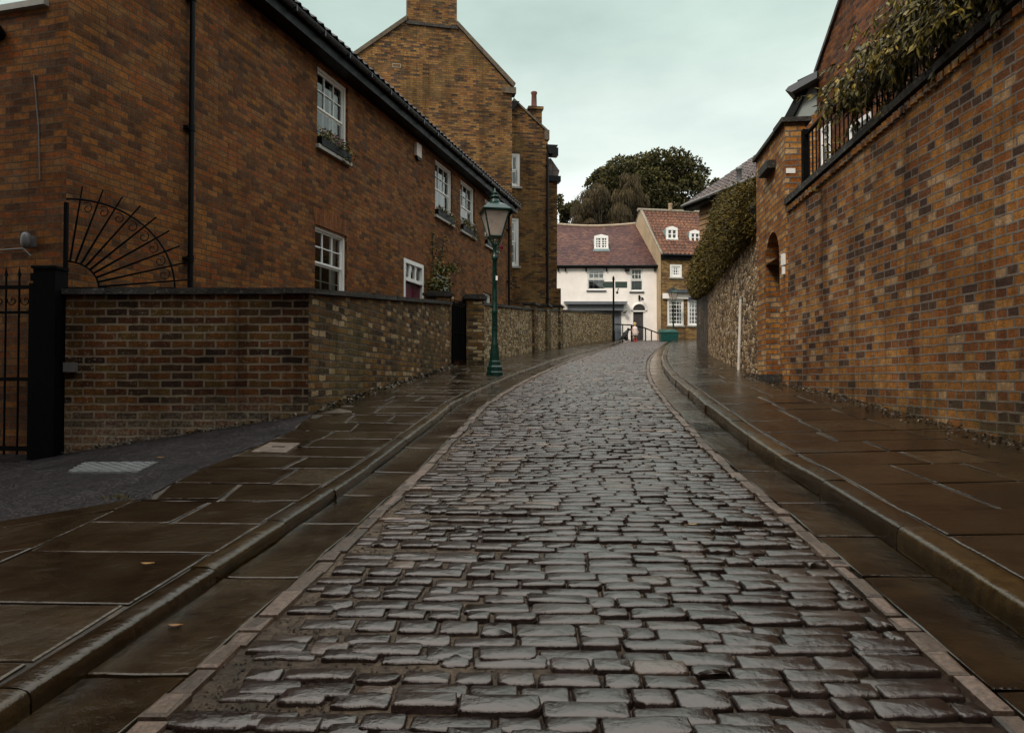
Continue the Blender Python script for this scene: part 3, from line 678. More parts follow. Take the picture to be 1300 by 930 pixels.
# small fittings on the end wall: bulkhead lamp, conduit, floodlight
mb = MB(); q = fgab.hit(42, 307); cpt = fgab.p(q[0], q[1], .09)
mb.lathe(cpt, [(.02,.09),(.04,.075),(.052,.03),(.052,-.03),(.04,-.07),(.02,-.09)], 12); mb.fbox(fgab, q[0]-.05, q[0]+.05, q[1]-.06, q[1]+.06, .002, .03)
mb.build('bulkhead_lamp', M['grey_plastic'], root)
mb = MB(); q0 = fgab.hit(-60, 322); q1 = fgab.hit(33, 316); q2 = fgab.hit(43, 326)
mb.tube([fgab.p(q0[0], q0[1], .03), fgab.p(q1[0], q1[1], .03), fgab.p(q2[0], q2[1], .03)], .009, 8); mb.build('conduit', M['grey_plastic'], root); mb = MB()
q3 = fgab.hit(44, 95); q4 = fgab.hit(50, 160); mb.tube([fgab.p(q3[0], q3[1], .012), fgab.p(q4[0], q4[1], .012), fgab.p(q4[0]-.03, q4[1]-.6, .012)], .006, 6)
mb.build('cable', M['grey_plastic'], root)
mb = MB(); q = fgab.hit(-3, 46); c = fgab.p(q[0], q[1], .12)
mb.lathe(c, [(.02,.11),(.14,.07),(.17,0),(.15,-.05),(.05,-.09)], 12); mb.fbox(fgab, q[0]-.03, q[0]+.03, q[1]-.03, q[1]+.03, .002, .1)
mb.build('floodlight', M['black_iron'], root)
# flower boxes rest on the sills
BOXL = ['dark window box nearest the camera with pink and white flowers spilling yellow leaves', 'dark window box of small rusty plants under the second upstairs window',
        'dark window box with bushy yellow green plants under the third upstairs window', 'dark window box with a bright pink flower behind the street lamp']
for i, w in enumerate((w1, w2, w3, w4)):
    a0, a1 = w[0]+.03, w[1]-.03
    r = thing('window_box', fs.p((a0+a1)/2, zs, .0), BOXL[i], 'window box', 'flower boxes on the upstairs sills of the brick house')
    m = MB(); m.fprism(fs, [(a0, zs), (a1, zs), (a1+.01, zs+.15), (a0-.01, zs+.15)], -.045, .085); m.build('trough', M['black_paint'], r)
    m = MB()
    for k in range(int((a1-a0)*(420 if i != 1 else 260))):
        a = random.uniform(a0, a1); droop = random.random() < .28 and a > (a0+a1)/2
        p = fs.p(a, zs+.13+random.random()**1.5*(.2 if i != 1 else .1), random.uniform(-.03, .1))
        if droop: p = fs.p(a+random.uniform(0, .14), zs+random.uniform(-.12, .2), random.uniform(.06, .16))
        m.leaf(p, Vector((random.gauss(0,1), random.gauss(0,1), random.gauss(.3,.8))), .035, random.uniform(.04, .08), random.random())
    m.build('plants', M['leaf_box'], r)
    m = MB(); cols_ = {0: (.1, 1.0), 1: (.55, .9), 2: (.5, 1), 3: (.3, .5)}[i]
    for k in range({0: 26, 1: 8, 2: 18, 3: 3}[i]):
        a = random.uniform(a0, a0+(a1-a0)*(.75 if i == 0 else 1)); c = fs.p(a, zs+random.uniform(.16, .36), random.uniform(0, .11)); kv = random.uniform(*cols_)
        for j in range(6):
            ang = j*math.pi/3; m.leaf(c, Vector((math.cos(ang), random.gauss(0,.5), math.sin(ang))), .03, .035, kv)
    m.build('flowers', M['petal'], r)
    if i == 3:
        m = MB(); c = fs.p(a1+.12, zs+.12, .12)
        for j in range(40): m.leaf(c, Vector((random.gauss(0,1), random.gauss(0,1), random.gauss(0,1))), .06, .09, .5)
        m.build('bright_bloom', M['pink'], r)
# climber round the small window
r = thing('climbing_plant', fs.p(g2[0]-.4, 1.0, .05), 'straggly climbing plant with yellowish leaves beside the small ground floor window', 'climber')
m = MB(); ml_ = MB()
pxs = [[(560,380),(549,350),(548,320),(548,296)],[(556,380),(551,345),(560,338),(572,340)],[(548,380),(545,362),(543,352)],[(549,345),(560,320),(563,300)]]
for path in pxs:
    P3 = []
    for x, y_ in path:
        q = h(x, y_); P3.append(fs.p(q[0], q[1], .03))
    m.tube(P3, .012, 5)
    for p, q in zip(P3[:-1], P3[1:]):
        for k in range(int((q-p).length*60)):
            c = p.lerp(q, random.random()) + fs.u*random.gauss(0, .1) + Vector((0,0,random.gauss(0,.05))) + fs.n*random.uniform(0, .1)
            ml_.leaf(c, Vector((random.gauss(0,1), random.gauss(0,1), random.gauss(-.3,.8))), .05, random.uniform(.05, .1), random.random())
for k in range(520):
    q = h(random.gauss(549, 6), random.gauss(364, 7)); ml_.leaf(fs.p(q[0], q[1], random.uniform(.02, .3)), Vector((random.gauss(0,1), random.gauss(0,1), random.gauss(-.3,.8))), .07, random.uniform(.06, .12), random.random()**1.5)
for k in range(160):
    q = h(random.uniform(551, 574), random.gauss(342, 3)); ml_.leaf(fs.p(q[0], q[1], random.uniform(.02, .25)), Vector((random.gauss(0,1), random.gauss(0,1), random.gauss(-.3,.8))), .06, random.uniform(.06, .11), random.random()**1.5)
m.build('stem', M['bark'], r); ml_.build('leaves', M['leaf_box'], r)
# ------------------------------------------------------------------ low garden walls on the left
def poly_strip(mb, pts, th, zb, zt, side=1, sub=1, closed_ends=True):
    """wall along pts (x,y); front face on the pts, thickness to the given side (+1 = left of travel)"""
    P = [Vector((x, y, 0)) for x, y in pts]; N = []
    for i in range(len(P)):
        d = (P[min(i+1, len(P)-1)]-P[max(i-1, 0)]).normalized(); N.append(Vector((-d.y, d.x, 0))*side)
    rows = []
    for i, p in enumerate(P):
        q = p + N[i]*th
        b, t = zb(i), zt(i)
        rows.append([Vector((p.x, p.y, b)), Vector((p.x, p.y, t)), Vector((q.x, q.y, t)), Vector((q.x, q.y, b))])
    for a, b in zip(rows[:-1], rows[1:]):
        for j in range(3): mb.face([a[j], b[j], b[j+1], a[j+1]] if side > 0 else [a[j+1], b[j+1], b[j], a[j]])
    mb.face(rows[0]); mb.face(rows[-1])
def resamp(pts, step):
    out = []
    for (x0, y0), (x1, y1) in zip(pts[:-1], pts[1:]):
        n = max(1, int(math.hypot(x1-x0, y1-y0)/step))
        out += [(x0+(x1-x0)*i/n, y0+(y1-y0)*i/n) for i in range(n)]
    return out + [pts[-1]]
root = thing('garden_wall', (-2.3, 8.0, .6), 'low weathered brick garden wall with dark coping, corner facing the asphalt drive', 'wall')
mb = MB()
fl = Fr(-4.72, 7.9, 1, 0)
ztop = at(390, 374, 7.9).z
mb.face([fl.p(0, -.2), fl.p(2.57, -.2), fl.p(2.57, ztop), fl.p(0, ztop)]); mb.face([fl.p(0, ztop), fl.p(2.57, ztop), fl.p(2.35, ztop, -.23), fl.p(0, ztop, -.23)])
mb.face([fl.p(0, -.2, -.23), fl.p(0, ztop, -.23), fl.p(2.35, ztop, -.23), fl.p(2.35, -.2, -.23)]); mb.face([fl.p(0, -.2), fl.p(0, ztop), fl.p(0, ztop, -.23), fl.p(0, -.2, -.23)])
w = mb.build('front_wall', M['brick_low'], root)
wa = resamp([WALL_A[0], WALL_A[1]], .6)
zta = lambda i, n=len(wa)-1: ztop + (at(570, 387, 16.6).z-ztop)*i/n
mb = MB(); poly_strip(mb, wa, .23, lambda i: .1, zta); mb.build('side_wall', M['brick_mossy'], root)
def coping_run(mb, pts, zf, th=.23, ov=.045, h_=.06, step=None, side=1, rough=.006):
    for i in range(len(pts)-1):
        p, q = Vector((*pts[i], 0)), Vector((*pts[i+1], 0)); d = (q-p).normalized(); nn = Vector((-d.y, d.x, 0))*side
        z0, z1 = zf(i)+.003, zf(i+1)+.003; e = d*.004
        j = lambda: Vector((0,0,random.gauss(0, rough))) + nn*random.gauss(0, rough)
        q8 = [p+e-nn*ov+Vector((0,0,z0)), q-e-nn*ov+Vector((0,0,z1)), q-e+nn*(th+ov)+Vector((0,0,z1)), p+e+nn*(th+ov)+Vector((0,0,z0))]
        t8 = [v + Vector((0,0,h_)) + j() for v in q8]
        if side < 0: q8, t8 = q8[::-1], t8[::-1]
        mb.hexa(q8+t8, random.random())
mb = MB(); fpts = [(x, 7.9) for x in (-4.78, -4.3, -3.75, -3.2, -2.7, -2.12)]
coping_run(mb, fpts, lambda i: ztop)
wpts = resamp([(-2.16, 7.8), WALL_A[1]], .62); nn_ = len(wpts)-1
coping_run(mb, wpts, lambda i: ztop+.002+(at(570, 387, 16.6).z-ztop)*i/nn_)
mb.build('coping', M['coping'], root)
mb = MB(); q = at(90, 466, 7.88); mb.box(q.x-.06, q.x+.06, 7.84, 7.899, q.z-.05, q.z+.05); mb.build('junction_box', M['grey_plastic'], root)
# gate piers
def pier(x, y, w, z0, z1, lab, hdg):
    f = Fr(x, y, math.cos(hdg), math.sin(hdg)); r = thing('gate_pier', (x, y, z0), lab, 'pier', 'brick piers beside the iron garden gate')
    m = MB(); m.fbox(f, -w/2, w/2, z0-.2, z1, -w, 0); m.build('shaft', M['brick_mossy'], r)
    m = MB(); m.fbox(f, -w/2-.06, w/2+.06, z1+.003, z1+.07, -w-.06, .06); m.fbox(f, -w/2-.02, w/2+.02, z1+.073, z1+.12, -w-.02, .02); m.build('cap', M['coping'], r)
pz = G(16.9)+.1
pier(-1.62, 16.75, .46, pz, at(565, 377, 16.9).z, 'left brick gate pier with a flat stone cap at the end of the garden wall', R(10))
pier(-.86, 17.55, .42, pz, at(597, 380, 17.6).z, 'right brick gate pier with a flat stone cap behind the street lamp', R(10))
# garden gate
gA, gB = Vector((-1.35, 16.95, 0)), Vector((-1.0, 17.75, 0)); gd = (gB-gA).normalized(); f = Fr(gA.x, gA.y, gd.x, gd.y); GL = (gB-gA).length
r = thing('garden_gate', (gA+gB)/2+Vector((0,0,pz)), 'narrow black iron gate of upright bars between two brick piers', 'gate')
zt_g = at(584, 385, 17.3).z
m = MB(); m.fbox(f, 0, .04, pz+.03, zt_g, -.02, .02); m.fbox(f, GL-.04, GL, pz+.03, zt_g, -.02, .02)
for z in (pz+.1, (pz+zt_g)/2, zt_g-.06): m.fbox(f, .04, GL-.04, z, z+.04, -.015, .015)
m.build('frame', M['black_iron'], r); proto = None
for i in range(9):
    a = .09+(GL-.18)*i/8; b = MB(); b.bar(f.p(a, pz+.06, 0), f.p(a, zt_g+.06, 0), .012, 6); b.build('bar', M['black_iron'], r)
m = MB(); m.fbox(f, .05, GL-.05, pz+.14, zt_g-.07, -.012, -.006); m.build('backing_sheet', M['black_iron'], r)
# black box by the gate
f = Fr(-1.66, 15.3, .05, 1); r = thing('meter_box', f.p(.15, G(15.4)+.1), 'upright black metal cabinet standing against the garden wall by the gate', 'cabinet')
z0 = G(15.3)+.1; m = MB(); m.fbox(f, 0, .34, z0, z0+.78, .0, .13); m.build('body', M['black_paint'], r); m = MB(); m.fbox(f, .02, .32, z0+.03, z0+.74, .13, .137); m.build('door', M['black_iron'], r); m = MB(); m.fbox(f, -.02, .36, z0+.783, z0+.81, -.02, .16); m.build('lid', M['black_iron'], r)
# wall beyond the gate with three piers
root = thing('garden_wall', (1, 27, 2), 'long low brick and stone wall with piers running from the gate to the top of the street', 'wall')
wb = resamp(WALL_B, 1.0)
ytz = herm([(17.8, at(610, 386, 17.8).z), (26.9, at(688, 394, 26.9).z), (36, at(735, 396, 36).z), (43.2, at(778, 399, 43.2).z)])
mb = MB(); poly_strip(mb, wb, .28, lambda i: G(wb[i][1])-.2, lambda i: ytz(wb[i][1])); mb.build('wall', M['buff_rubble'], root)
mb = MB(); coping_run(mb, wb, lambda i: ytz(wb[i][1]), .28, .04, .07); mb.build('coping', M['coping'], root)
for y in (26.2, 28.6, 31.2):
    x = XWL(y); m = MB(); d = Fr(x, y, .23, 1); m.fbox(d, -.35, .35, G(y)-.1, ytz(y)+.16, -.3, .09); pr = m.build('pier', M['brick_mossy'], root)
    m = MB(); m.fbox(d, -.4, .4, ytz(y)+.163, ytz(y)+.24, -.36, .14); m.build('cap', M['coping'], pr)
# ------------------------------------------------------------------ ironwork on the left
fz = Fr(-4.72, 7.96, 1, 0)
o_a, o_b = fz.hit(83, 365); o_b = ztop+.065
Rr = fz.hit(222, 365)[0]-o_a
r = thing('fan_railing', fz.p(o_a+.5, o_b), 'black wrought iron quarter fan of spokes standing on the garden wall coping', 'railing')
m = MB(); m.fbox(fz, o_a-.018, o_a+.018, o_b, o_b+.93, -.018, .018); m.fbox(fz, o_a+.018, o_a+Rr, o_b, o_b+.02, -.012, .012); m.build('frame', M['black_iron'], r)
def arc(rad, t0, t1, n=20): return [fz.p(o_a+rad*math.cos(t0+(t1-t0)*i/n), o_b+rad*.83*math.sin(t0+(t1-t0)*i/n)) for i in range(n+1)]
m = MB(); m.tube(arc(Rr, 0, math.pi/2), .011, 6); m.build('outer_arc', M['black_iron'], r)
m = MB(); m.tube(arc(.36, 0, math.pi/2), .011, 6); m.build('inner_arc', M['black_iron'], r)
for i in range(9):
    t = math.pi/2*(i+.55)/9.3; L = Rr+(.17 if i % 1 == 0 else 0)
    m = MB(); m.bar(fz.p(o_a+.36*math.cos(t), o_b+.3*math.sin(t)), fz.p(o_a+L*math.cos(t), o_b+L*.83*math.sin(t)), .012, 6, r2=.008); m.build('spoke', M['black_iron'], r)
    tm = t+.085
    if i < 8:
        sc = MB(); c = fz.p(o_a+(Rr-.1)*math.cos(tm), o_b+(Rr-.1)*.83*math.sin(tm))
        sc.tube([c + (fz.u*math.cos(q*.55+t)+Vector((0,0,1))*math.sin(q*.55+t))*(.012+.0042*q) for q in range(14)], .005, 4); sc.build('scroll', M['black_iron'], r)
# dark gatepost and gate at far left
P = at(53, 588, 7.75)
r = thing('gate_post', P, 'tall black square gatepost beside the left end of the garden wall', 'post')
zt_p = at(53, 341, 7.75).z
m = MB(); m.box(P.x-.115, P.x+.115, 7.75, 7.95, P.z-.1, zt_p); m.build('shaft', M['black_iron'], r); m = MB(); m.box(P.x-.13, P.x+.13, 7.735, 7.965, zt_p+.002, zt_p+.03); m.build('cap', M['black_iron'], r)
m = MB()
for z in (.5, 1.9): m.box(P.x-.19, P.x-.117, 7.82, 7.88, P.z+z, P.z+z+.08)
m.build('hinge', M['black_iron'], r)
f = Fr(P.x-.16, 7.85, -1, .06, flip=True)
r = thing('iron_gate', f.p(.7, P.z), 'black iron railing gate left of the square black gatepost', 'gate')
zg = at(20, 362, 7.85).z
m = MB(); m.fbox(f, 0, .05, P.z, zg+.02, -.02, .02); m.fbox(f, .05, 1.9, zg-.04, zg, -.012, .012); m.fbox(f, .05, 1.9, zg-.3, zg-.27, -.012, .012); m.fbox(f, .05, 1.9, P.z+.12, P.z+.17, -.012, .012); m.fbox(f, .05, 1.9, P.z+.85, P.z+.89, -.012, .012); m.build('frame', M['black_iron'], r)
for i in range(12):
    a = .17+i*.145; b = MB(); b.bar(f.p(a, P.z+.08), f.p(a, zg+.1), .011, 6); b.bar(f.p(a, zg+.1), f.p(a, zg+.2), .02, 6, r2=.001); b.build('bar', M['black_iron'], r)
m = MB()
for i in range(8):
    c = f.p(.1+i*.145, zg-.16); m.tube([c + (f.u*math.cos(q*.6)+Vector((0,0,1))*math.sin(q*.6))*(.01+.0045*q) for q in range(12)], .006, 4)
m.build('scrollwork', M['black_iron'], r)
# ------------------------------------------------------------------ street lamp
def street_lamp(x, y, z, H, lab, grp=None, tilt=0.0, mat='green_paint', detail=True):
    r = thing('street_lamp', (x, y, z), lab, 'street lamp', grp)
    s = H/3.47; o = Vector((x, y, z)); gm = M[mat]
    lanb = 2.5*s
    m = MB(); m.lathe(o, [(a*s, b*s) for a, b in [(.165,-.05),(.165,.05),(.15,.07),(.15,.15),(.125,.18),(.118,.25),(.105,.27)]], 8, rot=R(22.5), sm=False); m.build('base', gm, r)
    m = MB(); m.lathe(o, [(a*s, b*s) for a, b in [(.098,.27),(.085,.42),(.07,.55),(.07,.58),(.056,.62),(.053,1.15),(.062,1.17),(.062,1.2),(.05,1.23),(.042,2.15),(.058,2.17),(.062,2.2),(.05,2.24),(.036,2.28),(.034,2.42),(.055,2.45),(.03,2.5)]], 14); m.build('column', gm, r)
    m = MB()
    for t in range(4):
        a = R(45+90*t+12); d = Vector((math.cos(a), math.sin(a), 0))
        m.tube([o+d*.03*s+Vector((0,0,2.42*s)), o+d*.1*s+Vector((0,0,2.47*s)), o+d*.155*s+Vector((0,0,2.56*s)), o+d*.15*s+Vector((0,0,2.62*s))], .012*s, 6)
    m.build('bracket', gm, r)
    def ringp(rad, zz): return [o+Vector((rad*math.cos(R(45+90*t+12)), rad*math.sin(R(45+90*t+12)), zz)) for t in range(4)]
    b0, b1 = ringp(.16*s, 2.6*s), ringp(.33*s, 3.08*s)
    m = MB()
    for t in range(4):
        m.bar(b0[t], b1[t], .016*s, 6); m.bar(b0[t], b0[(t+1) % 4], .018*s, 6); m.bar(b1[t], b1[(t+1) % 4], .022*s, 6)
    m.prism([p-Vector((0,0,.02*s)) for p in b0], [p for p in b0])
    lan = m.build('lantern', gm, r)
    for t in range(4):
        g = MB(); q = (t+1) % 4; g.face([b0[t], b0[q], b1[q], b1[t]]); g.build('pane', M['lamp_glass'], lan)
    m = MB(); m.lathe(o, [(a*s, b*s) for a, b in [(.02,2.6),(.035,2.63),(.02,2.68),(.02,2.74),(.045,2.79),(.05,2.87),(.03,2.94),(.01,2.96)]], 10); m.build('lamp_bulb', plain('bulb_white', (.7,.62,.55), .4), lan)
    m = MB(); rr = [ringp(.37*s, 3.075*s), ringp(.375*s, 3.10*s), ringp(.25*s, 3.19*s), ringp(.11*s, 3.25*s)]
    m.grid(rr, .5, False, True); m.face(rr[0][::-1]); m.face(rr[-1])
    cap = m.build('cap', gm, r)
    m = MB(); m.lathe(o, [(a*s, b*s) for a, b in [(.1,3.24),(.105,3.27),(.085,3.29),(.075,3.33),(.1,3.345),(.1,3.365),(.05,3.38),(.045,3.41),(.062,3.42),(.062,3.435),(.022,3.45),(.016,3.5),(.002,3.53)]], 12); m.build('finial', gm, cap)
    if tilt: r.rotation_euler = (0, tilt, 0)
    return r
lp = at(628, 474, 13.85); lz = zpl(lp.x, 13.85)
lamp = street_lamp(lp.x, 13.85, lz, 3.42, 'tall green Victorian lamp post with four sided lantern on the left pavement')
m = MB(); m.box(lp.x+.02, lp.x+.055, 13.79, 13.82, lz+1.75, lz+1.83); m.build('sticker', M['white_paint'], lamp)
street_lamp(at(853, 0, 42.6).x, 42.6, G(42.6)+.05, 3.05, 'small dark green lamp post in front of the far shop windows')
# ------------------------------------------------------------------ tall gabled house
ug = Vector((.985, .174, 0)); fa = Fr(0.0, 26.9, .985, .174)
root = thing('gabled_house', fa.p(-2, 1.9), 'tall yellow brown brick house with a broad chimney on its gable', 'house')
A = lambda x, y: fa.hit(x, y)
pl, pr_, kn = A(517, 26), A(580, 33), A(651, 111)
slope_l = (A(517, 28)[1]-A(462, 66)[1])/(A(517, 28)[0]-A(462, 66)[0])
aL = -8.2; zL = pl[1]-(pl[0]-aL)*slope_l
poly = [(aL, 0), (0, 0), (0, kn[1]-.2), (kn[0]-.05, kn[1]), pr_, pl, (aL, zL)]
mb = MB(); mb.fprism(fa, poly, -9, 0)
mb.build('wall', M['brick_gable'], root)
mb = MB(); ct = pl[0], pr_[0]
mb.fprism(fa, [(ct[0], pl[1]-.05), (ct[1], pr_[1]-.05), (ct[1], pr_[1]+2.6), (ct[0], pl[1]+2.4)], -1.1, .012)
ch = mb.build('chimney', M['brick_gable'], root)
mb = MB(); mb.fprism(fa, [(ct[0]-.03, pl[1]-.14), (ct[1]+.03, pr_[1]-.14), (ct[1]+.03, pr_[1]-.04), (ct[0]-.03, pl[1]-.04)], .0, .06); mb.build('string_course', M['coping'], ch)
mb = MB()
mb.fprism(fa, [(aL, zL), (pl[0]-.01, pl[1]), (pl[0]-.01, pl[1]+.17), (aL, zL+.17)], -.35, .07)
mb.fprism(fa, [(pr_[0]+.01, pr_[1]), (kn[0]+.02, kn[1]), (kn[0]+.1, kn[1]+.13), (pr_[0]+.01, pr_[1]+.17)], -.35, .07)
mb.fbox(fa, -.35, .14, kn[1]-.24, kn[1]-.02, -.35, .08)
mb.build('coping', M['gable_coping'], root)
rf = MB()
rf.fprism(fa, [(aL, zL+.01), (pl[0], pl[1]+.01), (pl[0], pl[1]+.1), (aL, zL+.1)], -9, -.36); rf.fprism(fa, [(pr_[0], pr_[1]+.01), (kn[0], kn[1]+.01), (kn[0], kn[1]+.1), (pr_[0], pr_[1]+.1)], -9, -.36); rf.fbox(fa, pl[0], pr_[0], pr_[1]-.1, pr_[1]+.05, -9, -1.12)
rf.build('roof', M['slate_tile'], root)
mb = MB()
for (x0, y0), (x1, y1) in (((428+5, 83), (448+0, 87)),): pass
q0, q1 = A(498, 81), A(509, 86)
for a0, a1, b0, b1 in ((q0[0], q1[0], q0[1]-.015, q0[1]+.015), (q0[0], q1[0], q1[1]-.015, q1[1]+.015), (q0[0], q0[0]+.03, q1[1]+.016, q0[1]-.016), (q1[0]-.03, q1[0], q1[1]+.016, q0[1]-.016)): mb.fbox(fa, a0, a1, b0, b1, .0, .012)
mb.build('air_brick', M['coping_light'], root)
# lower wing stepping back on the street side
fb = Fr(at(650, 300, 29.2).x, 29.2, .985, .174); B = lambda x, y: fb.hit(x, y)
bl, br = B(640, 120)[0], B(695.5, 300)[0]
w_up = (B(646, 196)[0], B(660.5, 196)[0], B(653, 237)[1], B(653, 194)[1]); w_dn = (B(644.5, 280)[0], B(659, 280)[0], B(653, 338)[1], B(653, 276)[1])
s0, s1 = B(652, 128), B(697, 170)
ztop_b = s1[1]
mb = MB(); wall_cells(mb, fb, bl, br, 1.0, ztop_b, [w_up, w_dn], .15)
mb.fprism(fb, [(bl, ztop_b+.002), (br, ztop_b+.002), (s0[0], s0[1]), (bl, s0[1])], -.3, 0)
mb.face([fb.p(br, 1.0), fb.p(br, ztop_b), fb.p(br, ztop_b, -7), fb.p(br, 1.0, -7)]); mb.face([fb.p(bl, 1.0, -7), fb.p(br, 1.0, -7), fb.p(br, ztop_b, -7), fb.p(bl, ztop_b, -7)]); mb.face([fb.p(bl, ztop_b, 0), fb.p(br, ztop_b, 0), fb.p(br, ztop_b, -7), fb.p(bl, ztop_b, -7)])
wing = mb.build('wing_wall', M['brick_gable'], root)
mb = MB(); mb.fprism(fb, [s0, s1, (s1[0], s1[1]+.1), (s0[0], s0[1]+.1)], -.3, .06); mb.fbox(fb, br-.14, br+.06, ztop_b-.25, ztop_b+.14, -.3, .05); mb.build('wing_coping', M['gable_coping'], wing)
mb = MB(); mb.fprism(fb, [(s0[0]-1.5, s0[1]-.1), (s1[0], s1[1]-.1), (s1[0], s1[1]+.02), (s0[0], s0[1]+.02)], -7, -.31); mb.build('wing_roof', M['slate_tile'], wing)
sash(root, fb, *w_up, 1, (1, 1), fw=.11, bar=.03, blind=.0); sash(root, fb, *w_dn, 1, (2, 2), fw=.11, bar=.05)
mb = MB(); q = B(647, 140); dpipe(mb, fb, q[0]-.03, 2.0, q[1], .05); mb.fprism(fb, [(q[0]-.22, q[1]+.3), (q[0]-.1, q[1]-.05), (q[0]+.1, q[1]-.05), (q[0]+.36, q[1]+.3)], .003, .22)
mb.build('drainpipe', M['black_paint'], root)
q = B(694.5, 195); mb = MB(); dpipe(mb, fb, q[0], 2.2, q[1], .05); mb.fprism(fb, [(q[0]-.05, q[1]+.3), (q[0]+.02, q[1]-.05), (q[0]+.2, q[1]-.05), (q[0]+.4, q[1]+.3)], -.2, .22); mb.build('drainpipe', M['black_paint'], root)
mb = MB(); c0, c1 = fb.hit(672.5, 150, -1.2)[0], fb.hit(688, 150, -1.2)[0]; cz = fb.hit(680, 139, -1.2)[1]; mb.fbox(fb, c0, c1, ztop_b-.3, cz, -2.0, -1.2); mb.fbox(fb, c0-.06, c1+.06, cz+.003, cz+.12, -2.06, -1.14); c2 = mb.build('chimney', M['brick_gable'], wing)
mb = MB(); pzz = fb.hit(678, 125, -1.55)[1]; mb.lathe(fb.p(fb.hit(678, 130, -1.55)[0], cz+.1, -1.55), [(.13,0),(.12,.1),(.105,pzz-cz+.05),(.13,pzz-cz+.08),(.13,pzz-cz+.16)], 10); mb.build('chimney_pot', M['terracotta'], c2)
fc = Fr(at(700, 300, 31.5).x, 31.5, .985, .174); C_ = lambda x, y: fc.hit(x, y)
mb = MB(); zc = C_(700, 230)[1]; mb.fprism(fc, [(C_(692,300)[0], 1.5), (C_(712,300)[0], 1.5), (C_(712,366)[0], C_(712,366)[1]), (C_(707,366)[0], C_(707,366)[1]), (C_(707.5,232)[0], zc), (C_(692,300)[0], zc)], -5, 0); rw = mb.build('rear_wall', M['brick_gable'], root)
mb = MB(); a = C_(694, 0)[0]; mb.fprism(fc, [(a, C_(0+696, 201)[1]), (C_(700,201)[0], C_(700, 200)[1]), (C_(711, 216)[0], C_(711, 216)[1]), (C_(709, 224)[0], C_(709,224)[1]), (a, C_(700, 226)[1])], -3, -.1); mb.build('rear_dormer', M['slate_tile'], rw)
mb = MB(); mb.fbox(fc, a, C_(711, 220)[0], C_(700, 231)[1], C_(700, 224)[1], -.3, .15); mb.build('rear_gutter', M['black_paint'], rw); mb = MB(); mb.fbox(fc, a, C_(708,200)[0], C_(700, 198)[1], C_(700,188)[1], -.25, .12); mb.build('rear_eaves', M['black_paint'], rw)
# ------------------------------------------------------------------ white house at the top of the street
fw_ = Fr(2.0, 44.0, 1, 0.0); W_ = lambda x, y: fw_.hit(x, y)
root = thing('white_house', fw_.p(3.5, G(44)), 'white rendered house with a purple red tiled roof, one dormer and a round topped door', 'house')
zb = G(44)-.1; ze = W_(770, 337)[1]; aR = W_(835, 300)[0]
win_a = (W_(745, 0)[0], W_(767.5, 0)[0], W_(756, 368.5)[1], W_(756, 339)[1]); win_b = (W_(799, 0)[0], W_(815, 0)[0], W_(806, 370)[1], W_(806, 340)[1])
dra = (W_(802.5, 0)[0], W_(817.5, 0)[0], zb, W_(810, 394)[1]); shopo = (W_(720, 0)[0], W_(787.5, 0)[0], zb, W_(760, 393)[1])
mb = MB(); wall_cells(mb, fw_, 0, aR, zb, ze, [win_a, win_b, shopo, dra], .16)
DEP = 7.6
mb.face([fw_.p(aR, zb), fw_.p(aR, ze), fw_.p(aR, ze, -DEP), fw_.p(aR, zb, -DEP)]); mb.face([fw_.p(0, zb), fw_.p(0, ze), fw_.p(0, ze, -DEP), fw_.p(0, zb, -DEP)]); mb.face([fw_.p(0, zb, -DEP), fw_.p(aR, zb, -DEP), fw_.p(aR, ze, -DEP), fw_.p(0, ze, -DEP)])
zr = at(740, 284.5, 47.8).z
for a in (0, aR): mb.face([fw_.p(a, ze), fw_.p(a, ze, -DEP), fw_.p(a, zr, -DEP/2)])
mb.build('wall', M['white_render'], root)
up = Vector((0, 3.8+.15, zr-ze+.1)); mb = MB()
tile_roof(mb, fw_.p(-.2, ze-.02, .15), Vector((1,0,0)), up, aR+.2, up.length, flat=True, course=.22, lift=.01, sag=.22)
mb.face([fw_.p(-.2, zr+.05, -DEP/2), fw_.p(aR, zr+.05, -DEP/2), fw_.p(aR, ze, -DEP-.15), fw_.p(-.2, ze, -DEP-.15)])
roof = mb.build('roof', M['plain_tile'], root)
mb = MB(); mb.tube([fw_.p(-.2+(aR+.2)*i/12, zr+.09-.22*math.sin(math.pi*i/12), -DEP/2) for i in range(13)], .10, 8); mb.build('ridge', plain('ridge_tile', (.3,.23,.16), .7, var=.3), roof)
mb = MB(); mb.bar(fw_.p(-.1, ze-.06, .2), fw_.p(aR-.02, ze-.06, .2), .07, 8); mb.fbox(fw_, -.1, aR-.02, ze-.16, ze-.04, .003, .12)
for x in (709, 718, 744, 770, 795, 831): a = W_(x, 300)[0]; mb.fbox(fw_, a-.04, a+.04, ze-.35, ze-.16, .003, .12)
mb.build('gutter', M['black_paint'], root)
sash(root, fw_, *win_a, 3, (2, 2), rec=.06, fw=.06, bar=.032, blind=.42, silld=.07, sm='lead'); sash(root, fw_, *win_b, 3, (2, 2), rec=.06, fw=.06, bar=.032, blind=1.0, silld=.07, sm='lead')
